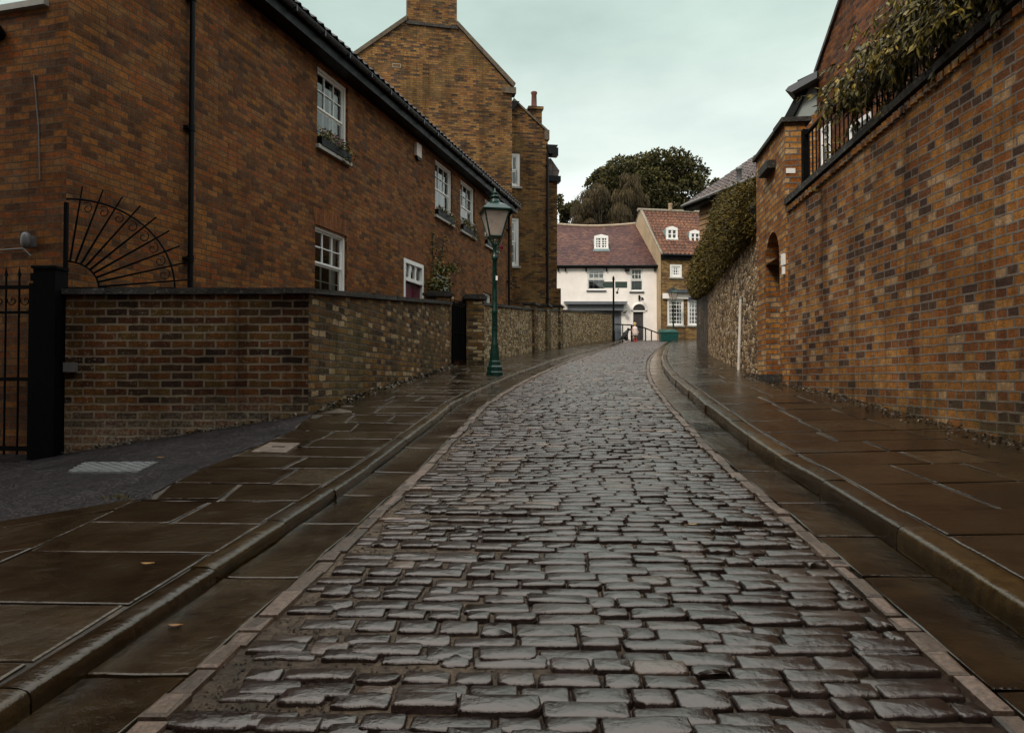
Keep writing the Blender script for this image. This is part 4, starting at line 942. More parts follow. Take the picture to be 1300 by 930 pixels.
# arched door
dm = MB(); a0, a1 = dra[0], dra[1]; am = (a0+a1)/2; ra = (a1-a0)/2
arcp = [(am+ra*math.cos(t), dra[3]+.003+ra*.95*math.sin(t)) for t in [math.pi*i/12 for i in range(13)]]
dm.fprism(fw_, arcp, -.02, .006); fanl = dm.build('fanlight', M['dark_door'], root)
dm = MB(); dm.fbox(fw_, a0+.003, a1-.003, zb, dra[3]-.08, -.15, -.1); dm.build('door', M['dark_door'], root)
dm = MB(); dm.fbox(fw_, a0, a1, dra[3]-.08, dra[3], -.14, .03); dm.fbox(fw_, a1-.1, a1-.003, zb, dra[3]-.08, -.13, -.02)
arc2 = [fw_.p(am+(ra+.06)*math.cos(t), dra[3]+(ra*.95+.06)*math.sin(t), .03) for t in [math.pi*i/14 for i in range(15)]]; dm.tube(arc2, .06, 6)
dm.build('door_frame', M['white_paint'], root)
# shopfront
mb = MB(); q0, q1 = W_(718, 384), W_(793, 392)
mb.fprism(fw_, [(q0[0], q0[1]-.15), (q1[0], q0[1]-.15), (q1[0]+.12, q0[1]+.02), (q0[0]-.12, q0[1]+.02)], .003, .5); mb.fbox(fw_, q0[0]+.1, q1[0]-.1, q1[1]-.12, q0[1]-.16, .003, .3)
sh = mb.build('shop_cornice', M['grey_paint'], root)
mb = MB(); d0 = W_(776, 0)[0]; mb.fbox(fw_, shopo[0]+.003, d0, zb, zb+.6, -.15, .03); mb.fbox(fw_, d0, shopo[1]-.003, zb, shopo[3]-.003, -.15, -.05)
for x in (shopo[0]+.06, (shopo[0]+d0)/2, d0-.06, shopo[1]-.06): mb.fbox(fw_, x-.05, x+.05, zb+.602, shopo[3]-.005, -.14, .02)
mb.build('shop_front', M['grey_paint'], root)
mb = MB(); mb.face([fw_.p(shopo[0], zb+.6, -.1), fw_.p(d0, zb+.6, -.1), fw_.p(d0, shopo[3], -.1), fw_.p(shopo[0], shopo[3], -.1)]); mb.build('shop_window', M['glass'], root)
mb = MB(); q = W_(811.5, 378); mb.fbox(fw_, q[0]-.05, q[0]+.05, q[1]-.15, q[1]+.15, .003, .08); mb.bar(fw_.p(q[0], q[1], .06), fw_.p(q[0]+.14, q[1]-.02, .3), .02, 6); mb.lathe(fw_.p(q[0]+.14, q[1]-.15, .32), [(.03,.14),(.09,.02),(.09,-.02)], 10); mb.build('wall_lamp', M['black_paint'], root)
mb = MB(); q = W_(791.5, 394.5); mb.bar(fw_.p(q[0]-.2, q[1], .02), fw_.p(q[0], q[1], .3), .03, 6); mb.lathe(fw_.p(q[0]+.02, q[1]-.1, .32), [(.02,.16),(.11,.1),(.11,0),(.05,-.08)], 10); mb.build('spotlight', M['grey_plastic'], root)
mb = MB(); q = W_(796, 341); mb.fbox(fw_, q[0]-.13, q[0]+.13, q[1]-.16, q[1]+.12, .003, .2); mb.build('alarm_box', M['black_paint'], root)
def dormer(parent, fr, a0, a1, z0, z1, c, cols, rows, backlen=2.2):
    m = MB(); am = (a0+a1)/2
    # cheeks and roof in lead
    pts = [(a0, z0), (a1, z0), (a1, z1-.06), (am, z1+.03), (a0, z1-.06)]
    m.fprism(fr, pts, c-backlen, c-.06)
    m.fbox(fr, a0-.1, a1+.1, z0-.16, z0-.005, c-.1, c+.06)
    d = m.build('dormer', M['teal_lead'], parent)
    m = MB(); e = .09
    m.fprism(fr, [(a0-.03, z0), (a0+e, z0), (a0+e, z1-.08), (a0-.03, z1-.08)], c-.058, c+.03); m.fprism(fr, [(a1-e, z0), (a1+.03, z0), (a1+.03, z1-.08), (a1-e, z1-.08)], c-.058, c+.03)
    m.fprism(fr, [(a0-.03, z1-.16), (a1+.03, z1-.16), (a1+.03, z1-.03), (am, z1+.08), (a0-.03, z1-.03)], c-.056, c+.035); m.fbox(fr, a0-.04, a1+.04, z0-.01, z0+.1, c-.056, c+.06)
    m.fbox(fr, am-.05, am+.05, z0+.1, z1-.16, c-.05, c+.02)
    for i in range(1, cols):
        if i*2 == cols: continue
        x = a0+(a1-a0)*i/cols; m.fbox(fr, x-.022, x+.022, z0+.1, z1-.16, c-.05, c+.015)
    for j in range(1, rows): z = z0+.1+(z1-z0-.26)*j/rows; m.fbox(fr, a0+e, a1-e, z-.022, z+.022, c-.05, c+.014)
    w = m.build('window', M['white_paint'], d)
    g = MB(); g.fbox(fr, a0+e, a1-e, z0+.1, z1-.16, c-.055, c-.045); g.build('pane', M['dark_glass'], w)
M['dark_glass'] = plain('dark_glass', (.012,.014,.016), .08, spec=.8, var=.1)
yd = 45.25; q0, q1 = at(755, 316, yd), at(771.5, 299, yd)
dormer(roof, fw_, q0.x-2.0, q1.x-2.0, q0.z, q1.z, -(yd-44), 4, 4, 2.0)
# ------------------------------------------------------------------ brick shop with pantile roof
fp = Fr(at(838, 0, 43.4).x, 43.4, .985, .17); Q = lambda x, y, c=0: fp.hit(x, y, c)
root = thing('brick_shop', fp.p(2, G(43.4)), 'yellow brick shop with orange pantile roof and two white dormer windows', 'shop')
ze2 = Q(840, 322)[1]; aE = 4.6; zb = G(43)-.1
up_w = (Q(849, 0)[0], Q(864, 0)[0], Q(856, 352)[1], Q(856, 335.5)[1])
s1_ = (Q(845.5, 0)[0], Q(866, 0)[0], Q(856, 413)[1], Q(856, 380)[1]); s2_ = (Q(871, 0)[0], Q(893, 0)[0], Q(880, 413)[1], Q(880, 379)[1])
mb = MB(); wall_cells(mb, fp, 0, aE, zb, ze2, [up_w, s1_, s2_], .14)
DP = 7.0; zr2 = at(812, 269.5, 46.9).z
mb.face([fp.p(aE, zb), fp.p(aE, ze2), fp.p(aE, ze2, -DP), fp.p(aE, zb, -DP)]); mb.face([fp.p(0, zb, -DP), fp.p(aE, zb, -DP), fp.p(aE, ze2, -DP), fp.p(0, ze2, -DP)]); mb.face([fp.p(aE, ze2), fp.p(aE, ze2, -DP), fp.p(aE, zr2, -DP/2)])
mb.build('wall', M['brick_far'], root)
mb = MB(); pts = [fp.p(-.02, zb, 0), fp.p(-.02, ze2, 0.0), fp.p(-.02, zr2+.1, -DP/2), fp.p(-.02, ze2, -DP), fp.p(-.02, zb, -DP)]
mb.prism(pts, [p - fp.u*.03 for p in pts]); gwal = mb.build('gable_wall', M['cream_render'], root)
mb = MB(); 
for c0, c1, z0, z1 in ((.1, -DP/2, ze2-.05, zr2+.12), (-DP/2, -DP-.1, zr2+.12, ze2-.05)):
    p = [fp.p(-.07, z0, c0), fp.p(.1, z0, c0), fp.p(.1, z1, c1), fp.p(-.07, z1, c1)]; mb.prism(p, [v+Vector((0,0,.09)) for v in p])
mb.build('verge', M['coping_light'], gwal)
sl = -fp.n*(DP/2+.2) + Vector((0,0,zr2-ze2+.12)); mb = MB()
tile_roof(mb, fp.p(.05, ze2-.02, .2), fp.u, sl, aE, sl.length, per=.26, amp=.035, course=.33)
mb.face([fp.p(0, zr2+.08, -DP/2), fp.p(aE, zr2+.08, -DP/2), fp.p(aE, ze2, -DP-.2), fp.p(0, ze2, -DP-.2)])
roof = mb.build('roof', M['pantile'], root)
mb = MB(); mb.bar(fp.p(-.2, zr2+.14, -DP/2), fp.p(aE, zr2+.14, -DP/2), .11, 8); mb.build('ridge', M['ridge_tile'] if 'ridge_tile' in M else M['coping_light'], roof)
mb = MB(); mb.bar(fp.p(.02, ze2-.1, .26), fp.p(aE, ze2-.1, .26), .07, 8); mb.fbox(fp, .0, aE, ze2-.32, ze2-.08, .003, .1); mb.build('gutter', M['black_paint'], root)
sash(root, fp, *up_w, 4, (3, 1), rec=.05, fw=.11, bar=.045, split=False, silld=.08)
sash(root, fp, *s1_, 5, (6, 1), rec=.05, fw=.08, bar=.036, split=False, blind=.18, silld=.08); sash(root, fp, *s2_, 5, (6, 1), rec=.05, fw=.08, bar=.036, split=False, blind=.4, silld=.08)
mb = MB(); q0, q1 = Q(841, 379), Q(872, 373); mb.fbox(fp, q0[0], q1[0]+1.2, q0[1], q1[1], .003, .12); fas = mb.build('fascia', M['white_render'], root)
mb = MB(); mb.fprism(fp, [(q0[0]+.3, q1[1]+.02), (q1[0]+1.3, q1[1]+.02), (q1[0]+1.3, q1[1]+.22), (q0[0]+.3, q1[1]+.22)], .003, .35); mb.build('shop_cornice', M['lead'], root)
mb = MB(); qa, qb = Q(873, 381), Q(882, 377.5); mb.fbox(fp, qa[0], qb[0], qa[1], qb[1], .123, .15); mb.build('sign', plain('blue_sign', (.03,.05,.11), .5), fas)
c = -.98
for x0, x1, y0, y1 in ((846.5, 859.5, 304, 289), (876, 888.5, 308, 293.5)):
    a0, z0 = fp.hit(x0, y0, c); a1, z1 = fp.hit(x1, y1, c); dormer(roof, fp, a0, a1, z0, z1, c, 2, 2, 1.7)
mb = MB(); mb.lathe(fp.p(Q(851, 270, -DP/2)[0], zr2+.2, -DP/2), [(.13,0),(.12,.3),(.14,.32),(.14,.42)], 10); mb.build('chimney_pot', M['cream_render'], roof)
# ------------------------------------------------------------------ things at the top of the street
def gz(x, y): return zpl(x, y) if x < XC(y)-1 else (zpr(x, y) if x > XR(y) else G(y))
r0 = at(779, 428, 41.5); z0 = zpl(r0.x, 41.5)-.02
r = thing('fingerpost', (r0.x, 41.5, z0), 'dark green fingerpost sign with two arms in front of the white house', 'signpost')
zt1 = at(779, 350, 41.5).z
m = MB(); m.lathe((r0.x, 41.5, z0), [(.08,0),(.08,.5),(.055,.55),(.05,zt1-z0-.25),(.07,zt1-z0-.22),(.06,zt1-z0-.1),(.01,zt1-z0)], 10); m.build('pole', M['black_iron'], r)
gsign = plain('sign_green', (.03,.05,.04), .4, var=.1)
for xa, xb in ((764, 778), (780, 795)):
    za, zc_ = at(0, 365.5, 41.5).z, at(0, 357.5, 41.5).z; Xa, Xb = at(xa, 0, 41.5).x, at(xb, 0, 41.5).x
    m = MB()
    if xa == 764: pp = [(Xa, (za+zc_)/2), (Xa+.1, za), (Xb, za), (Xb, zc_), (Xa+.1, zc_)]
    else: pp = [(Xa, za), (Xb, za), (Xb, zc_), (Xa, zc_)]
    m.prism([Vector((px, 41.47, pz_)) for px, pz_ in pp], [Vector((px, 41.50, pz_)) for px, pz_ in pp]); arm = m.build('arm', gsign, r)
m = MB(); q = at(783.5, 370, 41.5); m.tube([Vector((q.x+.08, 41.5, at(0, 366, 41.5).z)), Vector((q.x, 41.5, q.z)), Vector((q.x, 41.5, q.z-.08))], .025, 6); m.bar((q.x, 41.5, q.z-.02), (q.x, 41.5, q.z-.14), .09, 6, r2=.02); m.build('bracket', M['black_iron'], r)
# handrail
hp = [at(781, 411.5, 41.6), at(801, 412.5, 42.0), at(818, 416, 42.4), at(836, 423, 43.0)]
r = thing('handrail', hp[1]-Vector((0,0,.9)), 'black metal handrail sloping down in front of the white house', 'handrail')
m = MB(); m.tube(hp, .035, 6); m.build('rail', M['black_iron'], r)
for px, py, Y, rad in ((790.5, 412, 41.8, .03), (802, 412.5, 42.0, .06), (819.5, 416.5, 42.4, .035), (827, 419.5, 42.7, .035)):
    q = at(px, py, Y); m = MB(); m.bar((q.x, q.y, G(Y)-.1), q, rad, 8); m.build('post', M['black_iron'], r)
# ------------------------------------------------------------------ figures
def skin(name, mat, nodes, edges, parent=None, org=None, sub=2):
    me = bpy.data.meshes.new(name); off = Vector(org or (0,0,0))
    me.from_pydata([n[0] for n in nodes], edges, []); me.update(); me.materials.append(mat)
    o = bpy.data.objects.new(name, me); COL.objects.link(o); o.location = off; OFF[o.name] = tuple(off)
    sk = o.modifiers.new('skin', 'SKIN'); sk.use_smooth_shade = True
    for i, n in enumerate(nodes): me.skin_vertices[0].data[i].radius = (n[1], n[1] if len(n) < 3 else n[2])
    me.skin_vertices[0].data[0].use_root = True
    ss = o.modifiers.new('sub', 'SUBSURF'); ss.levels = sub; ss.render_levels = sub
    if parent: o.parent = parent
    return o
q = at(806, 429.3, 41.2); qz = gz(q.x, 41.2)
N = [((0,0,.52),.10),((0,0,.66),.095),((0,0,.80),.085),((0,-.005,.86),.04),((0,-.01,.90),.055),((0,-.015,.97),.078),((0,-.01,1.04),.06),
     ((-.065,0,.47),.06),((-.07,-.01,.26),.042),((-.07,0,.05),.03),((-.075,-.08,.03),.028),((.065,0,.47),.06),((.07,-.01,.26),.042),((.07,0,.05),.03),((.075,-.08,.03),.028),
     ((-.11,0,.79),.04),((-.16,0,.64),.03),((-.17,-.06,.52),.024),((-.172,-.08,.46),.022),((.11,0,.79),.04),((.165,0,.64),.03),((.17,-.06,.52),.024),((.172,-.08,.46),.022)]
Ed = [(0,1),(1,2),(2,3),(3,4),(4,5),(5,6),(0,7),(7,8),(8,9),(9,10),(0,11),(11,12),(12,13),(13,14),(2,15),(15,16),(16,17),(17,18),(2,19),(19,20),(20,21),(21,22)]
skinm = plain('skin_tone', (.45,.27,.2), .55, var=.08)
kid = skin('person', skinm, N, Ed, None, (q.x, 41.2, qz)); tag(kid, 'small fair haired child in pale clothes and red boots standing by the handrail', 'person'); kid.rotation_euler = (0,0,.3)
def kidpart(name, mb_, mat):
    o = mb_.build(name, mat, None, (0,0,0)); o.parent = kid; return o
m = MB(); m.lathe((0,0,0), [(.06,.85),(.125,.80),(.135,.66),(.15,.5),(.17,.36),(.16,.35)], 14); kidpart('coat', m, plain('pale_cloth', (.6,.5,.45), .8))
m = MB(); m.lathe((0,.012,0), [(.05,.88),(.085,.93),(.092,1.0),(.075,1.06),(.02,1.085)], 12); kidpart('hair', m, plain('fair_hair', (.42,.27,.1), .6))
m = MB()
for sx in (-.07, .07): m.lathe((sx,-.01,0), [(.05,0),(.055,.05),(.045,.12),(.048,.2)], 10); m.lathe((sx,-.07,0), [(.045,0),(.045,.04),(.02,.07)], 10)
kidpart('boots', m, plain('red_boot', (.3,.02,.02), .4))
q = at(793.5, 429.5, 41.0); qz = gz(q.x, 41.0)
N = [((-.12,0,.20),.16),((0,0,.36),.14),((.1,0,.46),.10),((.15,0,.56),.075),((.2,0,.64),.09),((.29,0,.61),.05),((.35,0,.60),.036),
     ((-.05,.1,.16),.08),((.08,.12,.08),.045),((.14,.12,.03),.04),((-.05,-.1,.16),.08),((.08,-.12,.08),.045),((.14,-.12,.03),.04),
     ((.1,.07,.34),.06),((.13,.07,.16),.035),((.15,.07,.02),.035),((.1,-.07,.34),.06),((.13,-.07,.16),.035),((.15,-.07,.02),.035),((-.25,0,.08),.05),((-.36,.05,.05),.03)]
Ed = [(0,1),(1,2),(2,3),(3,4),(4,5),(5,6),(0,7),(7,8),(8,9),(0,10),(10,11),(11,12),(2,13),(13,14),(14,15),(2,16),(16,17),(17,18),(0,19),(19,20)]
dog = skin('dog', plain('black_fur', (.012,.011,.012), .7, var=.3, scale=30), N, Ed, None, (q.x, 41.0, qz)); tag(dog, 'black dog sitting beside the handrail in front of the white house', 'dog')
m = MB(); 
for sy in (-.07, .07): m.bar((.17, sy, .70), (.13, sy*1.4, .58), .035, 6, r2=.012)
e = m.build('ears', M['black_iron'], None, (0,0,0)); e.parent = dog
# green bin
q = at(848, 429.5, 41.4); qz = G(41.4)+.02; f = Fr(at(837, 0, 41.4).x, 41.4, 1, 0); bw = at(859.5, 0, 41.4).x-at(837, 0, 41.4).x
r = thing('green_bin', f.p(bw/2, qz), 'dark green lidded grit bin below the far shop window', 'bin')
m = MB(); m.hexa([f.p(.05, qz, .0), f.p(bw-.05, qz, .0), f.p(bw-.05, qz, -.6), f.p(.05, qz, -.6), f.p(0, qz+.48, .05), f.p(bw, qz+.48, .05), f.p(bw, qz+.48, -.65), f.p(0, qz+.48, -.65)]); m.build('body', M['green_bin'], r)
m = MB(); m.prism([f.p(-.03, qz+.483, .08), f.p(bw+.03, qz+.483, .08), f.p(bw+.03, qz+.483, -.68), f.p(-.03, qz+.483, -.68)], [f.p(-.02, qz+.54, .07), f.p(bw-.02, qz+.54, .07), f.p(bw-.12, qz+.72, -.66), f.p(.02, qz+.72, -.66)]); m.build('lid', M['green_bin'], r)
# ------------------------------------------------------------------ right hand wall
root = thing('tall_brick_wall', (4.05, 7, .7), 'tall orange and purple brick boundary wall on the right with a sloping dark coping', 'wall')
fr_ = Fr(3.93, -2.8, 0, 1, flip=True)
zA = at(1300, 6, 5.77).z; zB = at(1004, 262, 10.63).z
ztr = lambda y: zA + (zB-zA)*(y-5.77)/(10.63-5.77)
mb = MB(); ys_ = frange(-2.8, 10.63, .5)
for y0, y1 in zip(ys_[:-1], ys_[1:]):
    a, b = y0+2.8, y1+2.8
    mb.face([fr_.p(a, zpr(3.93, y0)-.2), fr_.p(b, zpr(3.93, y1)-.2), fr_.p(b, ztr(y1)), fr_.p(a, ztr(y0))])
    mb.face([fr_.p(a, ztr(y0)), fr_.p(b, ztr(y1)), fr_.p(b, ztr(y1), -.34), fr_.p(a, ztr(y0), -.34)]); mb.face([fr_.p(a, 0, -.34), fr_.p(b, 0, -.34), fr_.p(b, ztr(y1), -.34), fr_.p(a, ztr(y0), -.34)])
mb.face([fr_.p(0, -.5), fr_.p(0, ztr(-2.8)), fr_.p(0, ztr(-2.8), -.34), fr_.p(0, -.5, -.34)])
mb.build('wall', M['brick_right'], root)
mb = MB(); cp = [(3.93, y) for y in frange(-2.8, 10.6, .75)]
coping_run(mb, cp, lambda i: ztr(cp[i][1]), .34, .06, .085, side=-1, rough=.008)
mb.build('coping', M['coping'], root)
mb = MB()
for y in frange(-2.6, 10.5, .115):   # toothed brick course under the coping
    mb.box(3.895, 3.928, y, y+.09, ztr(y+.1)-.10, ztr(y+.1)-.025, random.random())
mb.build('dentil_course', M['brick_right'], root)
# ------------------------------------------------------------------ arched gateway
d = Vector((.20, 1.87, 0)).normalized(); fg = Fr(3.905, 10.63, d.x, d.y, flip=True); LG = 1.9
root = thing('arched_gateway', fg.p(LG/2, zpr(4, 11)), 'orange brick gateway with a narrow arched doorway, flat coping and a white nameplate', 'gateway')
zt5 = at(1000, 157, 10.65).z; zb5 = .7
HG = lambda x, y: fg.hit(x, y)
d0, d1 = HG(990, 400)[0], HG(972.5, 400)[0]; zs5 = HG(982, 330)[1]; rr = (d1-d0)/2; dmid = (d0+d1)/2
TH = .28
mb = MB()
aend = LG; pw = .42
wall_cells(mb, fg, 0, aend, zb5, zs5, [(d0, d1, zb5, zs5)], TH)
# above springing: arch ring cells
n = 10; arch = [(dmid-rr*math.cos(math.pi*i/n), zs5+rr*math.sin(math.pi*i/n)) for i in range(n+1)]
for (a0, b0), (a1, b1) in zip(arch[:-1], arch[1:]):
    mb.face([fg.p(a0, b0), fg.p(a1, b1), fg.p(a1, zt5), fg.p(a0, zt5)]); mb.face([fg.p(a0, b0), fg.p(a1, b1), fg.p(a1, b1, -TH), fg.p(a0, b0, -TH)])
for a0, a1 in ((0, d0), (d1, aend)): mb.face([fg.p(a0, zs5), fg.p(a1, zs5), fg.p(a1, zt5), fg.p(a0, zt5)])
mb.face([fg.p(0, zb5), fg.p(0, zt5), fg.p(0, zt5, -TH), fg.p(0, zb5, -TH)]); mb.face([fg.p(aend, zb5), fg.p(aend, zt5), fg.p(aend, zt5, -TH), fg.p(aend, zb5, -TH)])
mb.face([fg.p(0, zt5), fg.p(aend, zt5), fg.p(aend, zt5, -TH), fg.p(0, zt5, -TH)]); mb.face([fg.p(0, zb5, -TH), fg.p(d0, zb5, -TH), fg.p(d0, zt5, -TH), fg.p(0, zt5, -TH)]); mb.face([fg.p(d1, zb5, -TH), fg.p(aend, zb5, -TH), fg.p(aend, zt5, -TH), fg.p(d1, zt5, -TH)]); mb.face([fg.p(d0, zs5+rr, -TH), fg.p(d1, zs5+rr, -TH), fg.p(d1, zt5, -TH), fg.p(d0, zt5, -TH)])
DD = .66
for a in (d0, d1): mb.face([fg.p(a, zb5, -TH), fg.p(a, zs5+rr, -TH), fg.p(a, zs5+rr, -DD), fg.p(a, zb5, -DD)])
mb.face([fg.p(d0, zs5+rr, -TH), fg.p(d1, zs5+rr, -TH), fg.p(d1, zs5+rr, -DD), fg.p(d0, zs5+rr, -DD)])
mb.build('wall', M['brick_gate'], root)
mb = MB(); mb.fbox(fg, -.06, pw*1.1, zt5+.003, zt5+.07, -TH-.07, .06); mb.fbox(fg, pw*1.1+.005, aend+.06, zt5+.003, zt5+.06, -TH-.06, .05)
q = HG(979, 218); mb.fprism(fg, [(q[0]-.30, q[1]-.02), (q[0]+.3, q[1]-.02), (q[0]+.3, q[1]+.1), (q[0]-.3, q[1]+.1)], .002, .13)
mb.build('coping', M['coping'], root)
mb = MB(); mb.fbox(fg, d0+.003, d1-.003, zb5, zs5+rr-.02, -DD-.04, -DD+.01)
for i in range(6): x = d0+(d1-d0)*(i+.5)/6; mb.fbox(fg, x-.07, x+.07, zb5, zs5+rr*.6, -DD+.012, -DD+.022)
mb.build('door', M['timber'], root)
mb = MB(); zst = zpr(4.0, 11.4); mb.fbox(fg, d0-.12, d1+.12, zst-.15, zst+.10, -TH+.1, .13); mb.build('step', M['coping'], root)
fe = Fr(3.905, 10.628, 1, 0); mb = MB(); q = fe.hit(1003.5, 217); mb.fbox(fe, q[0]-.065, q[0]+.065, q[1]-.035, q[1]+.035, .003, .015); mb.build('nameplate', M['white_paint'], root)
mb = MB(); q = at(1005.5, 329, 10.6); mb.box(3.87, 3.903, 10.64, 10.74, q.z-.07, q.z+.09); mb.box(3.875, 3.904, 10.66, 10.72, q.z-.2, q.z-.09); mb.build('entry_bell', M['white_paint'], root)
# ------------------------------------------------------------------ rubble wall and old stone length
root = thing('stone_wall', (5.2, 19, 1.6), 'rough rubble stone retaining wall below the clipped hedge', 'wall')
P5 = resamp(RW[2:6], .8); zst_ = herm([(12.5, 3.57), (19.3, 3.62), (25, 4.0), (32, 4.62)])
i_sp = [i for i, p in enumerate(P5) if p[1] <= 23.4][-1]
mb = MB(); poly_strip(mb, P5[:i_sp+1], .4, lambda i: zpr(*P5[i])-.2, lambda i: zst_(P5[i][1]), side=-1); mb.build('rubble_face', M['rubble'], root)
mb = MB(); PP = P5[i_sp:]; poly_strip(mb, PP, .4, lambda i: zpr(*PP[i])-.2, lambda i: zst_(PP[i][1]), side=-1); mb.build('plain_face', M['old_stone'], root)
mb = MB(); coping_run(mb, P5, lambda i: zst_(P5[i][1]), .4, .03, .05, side=-1); mb.build('coping', M['coping'], root)
# white pole leaning against it
q = at(944.5, 465, 14.6); X_ = XWR(14.6)-.08
r = thing('white_pole', (X_, 14.5, zpr(X_, 14.5)), 'thin white metal pole standing upright against the stone wall', 'pole')
m = MB(); m.bar((X_-.03, 14.45, zpr(X_, 14.5)-.02), (X_+.035, 14.5, at(945, 379, 14.5).z), .028, 8); m.build('tube', plain('dull_white', (.5,.47,.43), .5, var=.2), r)
m = MB(); m.lathe((X_+.036, 14.5, at(945, 379, 14.5).z), [(.032,-.01),(.032,.02),(.01,.03)], 8); m.build('end_cap', M['grey_plastic'], r)
# garden behind the walls
mb = MB()
gp = [(4.25, -2.8), (4.25, 10.6), (4.5, 12.5)] + [(p[0]+.36, p[1]) for p in P5[1:]]
mb.grid([[Vector((x, y, (ztr(y)-.35 if y < 10.7 else zst_(y)-.3))), Vector((x+3, y, (ztr(y)-.25 if y < 10.7 else zst_(y)-.2))), Vector((x+9, y, (ztr(y)-.2 if y < 10.7 else zst_(y)-.1))), Vector((x+30, y, ztr(5)))] for x, y in gp])
struct(mb.build('garden_ground', M['earth']))
# ------------------------------------------------------------------ railings on the tall wall
yr0, yr1 = 3.2, 10.4; fy = Fr(4.10, yr0, 0, 1, flip=True)
r = thing('railing', fy.p(3, ztr(7)), 'black iron railings standing on top of the tall brick wall', 'railing')
zr_t = at(1020, 172, 10.35).z-ztr(10.35)
for hh in (zr_t, .16):
    m = MB()
    for a0, a1 in zip(frange(0, yr1-yr0, .6)[:-1], frange(0, yr1-yr0, .6)[1:]):
        z0, z1 = ztr(yr0+a0)+hh, ztr(yr0+a1)+hh; m.hexa([fy.p(a0,z0,.02), fy.p(a1,z1,.02), fy.p(a1,z1,-.02), fy.p(a0,z0,-.02), fy.p(a0,z0+.035,.02), fy.p(a1,z1+.035,.02), fy.p(a1,z1+.035,-.02), fy.p(a0,z0+.035,-.02)])
    m.build('rail', M['black_iron'], r)
m = MB(); m.fbox(fy, yr1-yr0-.04, yr1-yr0+.04, ztr(yr1)-.02, ztr(yr1)+zr_t+.1, -.04, .04); m.build('post', M['black_iron'], r)
a = .1
while a < yr1-yr0-.1:
    y = yr0+a; b = MB(); b.bar(fy.p(a, ztr(y)+.08), fy.p(a, ztr(y)+zr_t), .010, 6); b.build('bar', M['black_iron'], r); a += .12
# ------------------------------------------------------------------ red brick house behind the wall
XH = 5.9; yH = XH*950/390.0
fh = Fr(XH, yH, 0, -1, flip=False)       # u runs towards us, normal to the street (-x)
if fh.n.x > 0: fh.n = -fh.n
root = thing('gable_house', (XH+2, 11, 3), 'red brick house with a steep gable behind the ivy covered wall on the right', 'house')
hh = fh.hit; zC = hh(1040, 93)[1]; p2 = hh(1070, 0); sl_ = (p2[1]-zC)/p2[0]; apx = 3.4
zap = zC+apx*sl_
wz = [(hh(1044.5, 0)[0], hh(1036, 0)[0])]
wnd = (.16, .62, hh(1042, 212)[1], hh(1042, 164)[1]); wn2 = (hh(1075, 0)[0], hh(1075, 0)[0]+.9, hh(1082, 200)[1], hh(1082, 158)[1])
mb = MB(); wall_cells(mb, fh, 0, 2*apx, 2.6, zC, [wnd, wn2], .1); mb.face([fh.p(0, zC), fh.p(2*apx, zC), fh.p(apx, zap)])
for a in (0, 2*apx): mb.face([fh.p(a, 2.6), fh.p(a, zC), fh.p(a, zC, -7), fh.p(a, 2.6, -7)])
mb.face([fh.p(0, 2.6, -7), fh.p(2*apx, 2.6, -7), fh.p(2*apx, zC, -7), fh.p(0, zC, -7)]); mb.face([fh.p(0, zC, -7), fh.p(2*apx, zC, -7), fh.p(apx, zap, -7)])
mb.build('wall', M['brick_red'], root)
mb = MB()
for s in (0, 1):
    a0, a1 = (-.02, apx) if s == 0 else (2*apx+.02, apx)
    p = [fh.p(a0, zC+.01, .05), fh.p(a1, zap+.02, .05), fh.p(a1, zap+.02, -7.1), fh.p(a0, zC+.01, -7.1)]; mb.prism(p, [v+Vector((0,0,.09)) for v in p])
mb.build('roof', M['slate_tile'], root)
sash(root, fh, *wnd, 2, (2, 2), rec=.03, fw=.06, sill=False); sash(root, fh, *wn2, 2, (2, 2), rec=.03, fw=.08, curt=.3, sill=False)
# side wing with rendered gable and dark verge boards
fk = Fr(4.6, 15.3, 1, -.7); K = lambda x, y: fk.hit(x, y)
k0, k1 = K(1021, 113), K(1041, 103); kl = K(974, 197); kb = K(1041, 140); kc = K(1017, 155); aK = (XH-4.6)*1.2207+.08
mb = MB(); mb.fprism(fk, [kl, (aK, kc[1]-.25), (aK, k1[1]), k0], -3.5, 0); pn = mb.build('rendered_gable', M['grey_render'], root)
mb = MB(); mb.fprism(fk, [(kl[0]+.25, 2.6), (aK, 2.6), (aK, kb[1]), (kc[0], kc[1]), (kl[0]+.25, kl[1]-.1)], -3.4, .02); mb.build('wing_wall', M['brick_gate'], root)
mb = MB(); mb.fprism(fk, [(kl[0]-.08, kl[1]-.1), (kl[0]+.1, kl[1]-.12), (k0[0]+.09, k0[1]-.02), (k0[0]-.05, k0[1]+.02)], -3.6, .1); mb.build('verge_board', M['black_paint'], pn)
e0, e1 = K(1002, 121), K(1041, 97); mb = MB(); mb.fprism(fk, [e0, (e0[0]+.12, e0[1]-.06), (aK, e1[1]-.13), (aK, e1[1]), (e0[0]+.06, e0[1]+.06)], -3.6, .3); mb.build('wing_roof', M['lead'], pn)
e2, e3 = K(1014, 108), K(1041, 91); mb = MB(); mb.fprism(fk, [e2, (aK, e3[1]-.1), (aK, e3[1]), (e2[0], e2[1]+.06)], -3.6, .1); mb.build('gutter', M['black_paint'], pn)
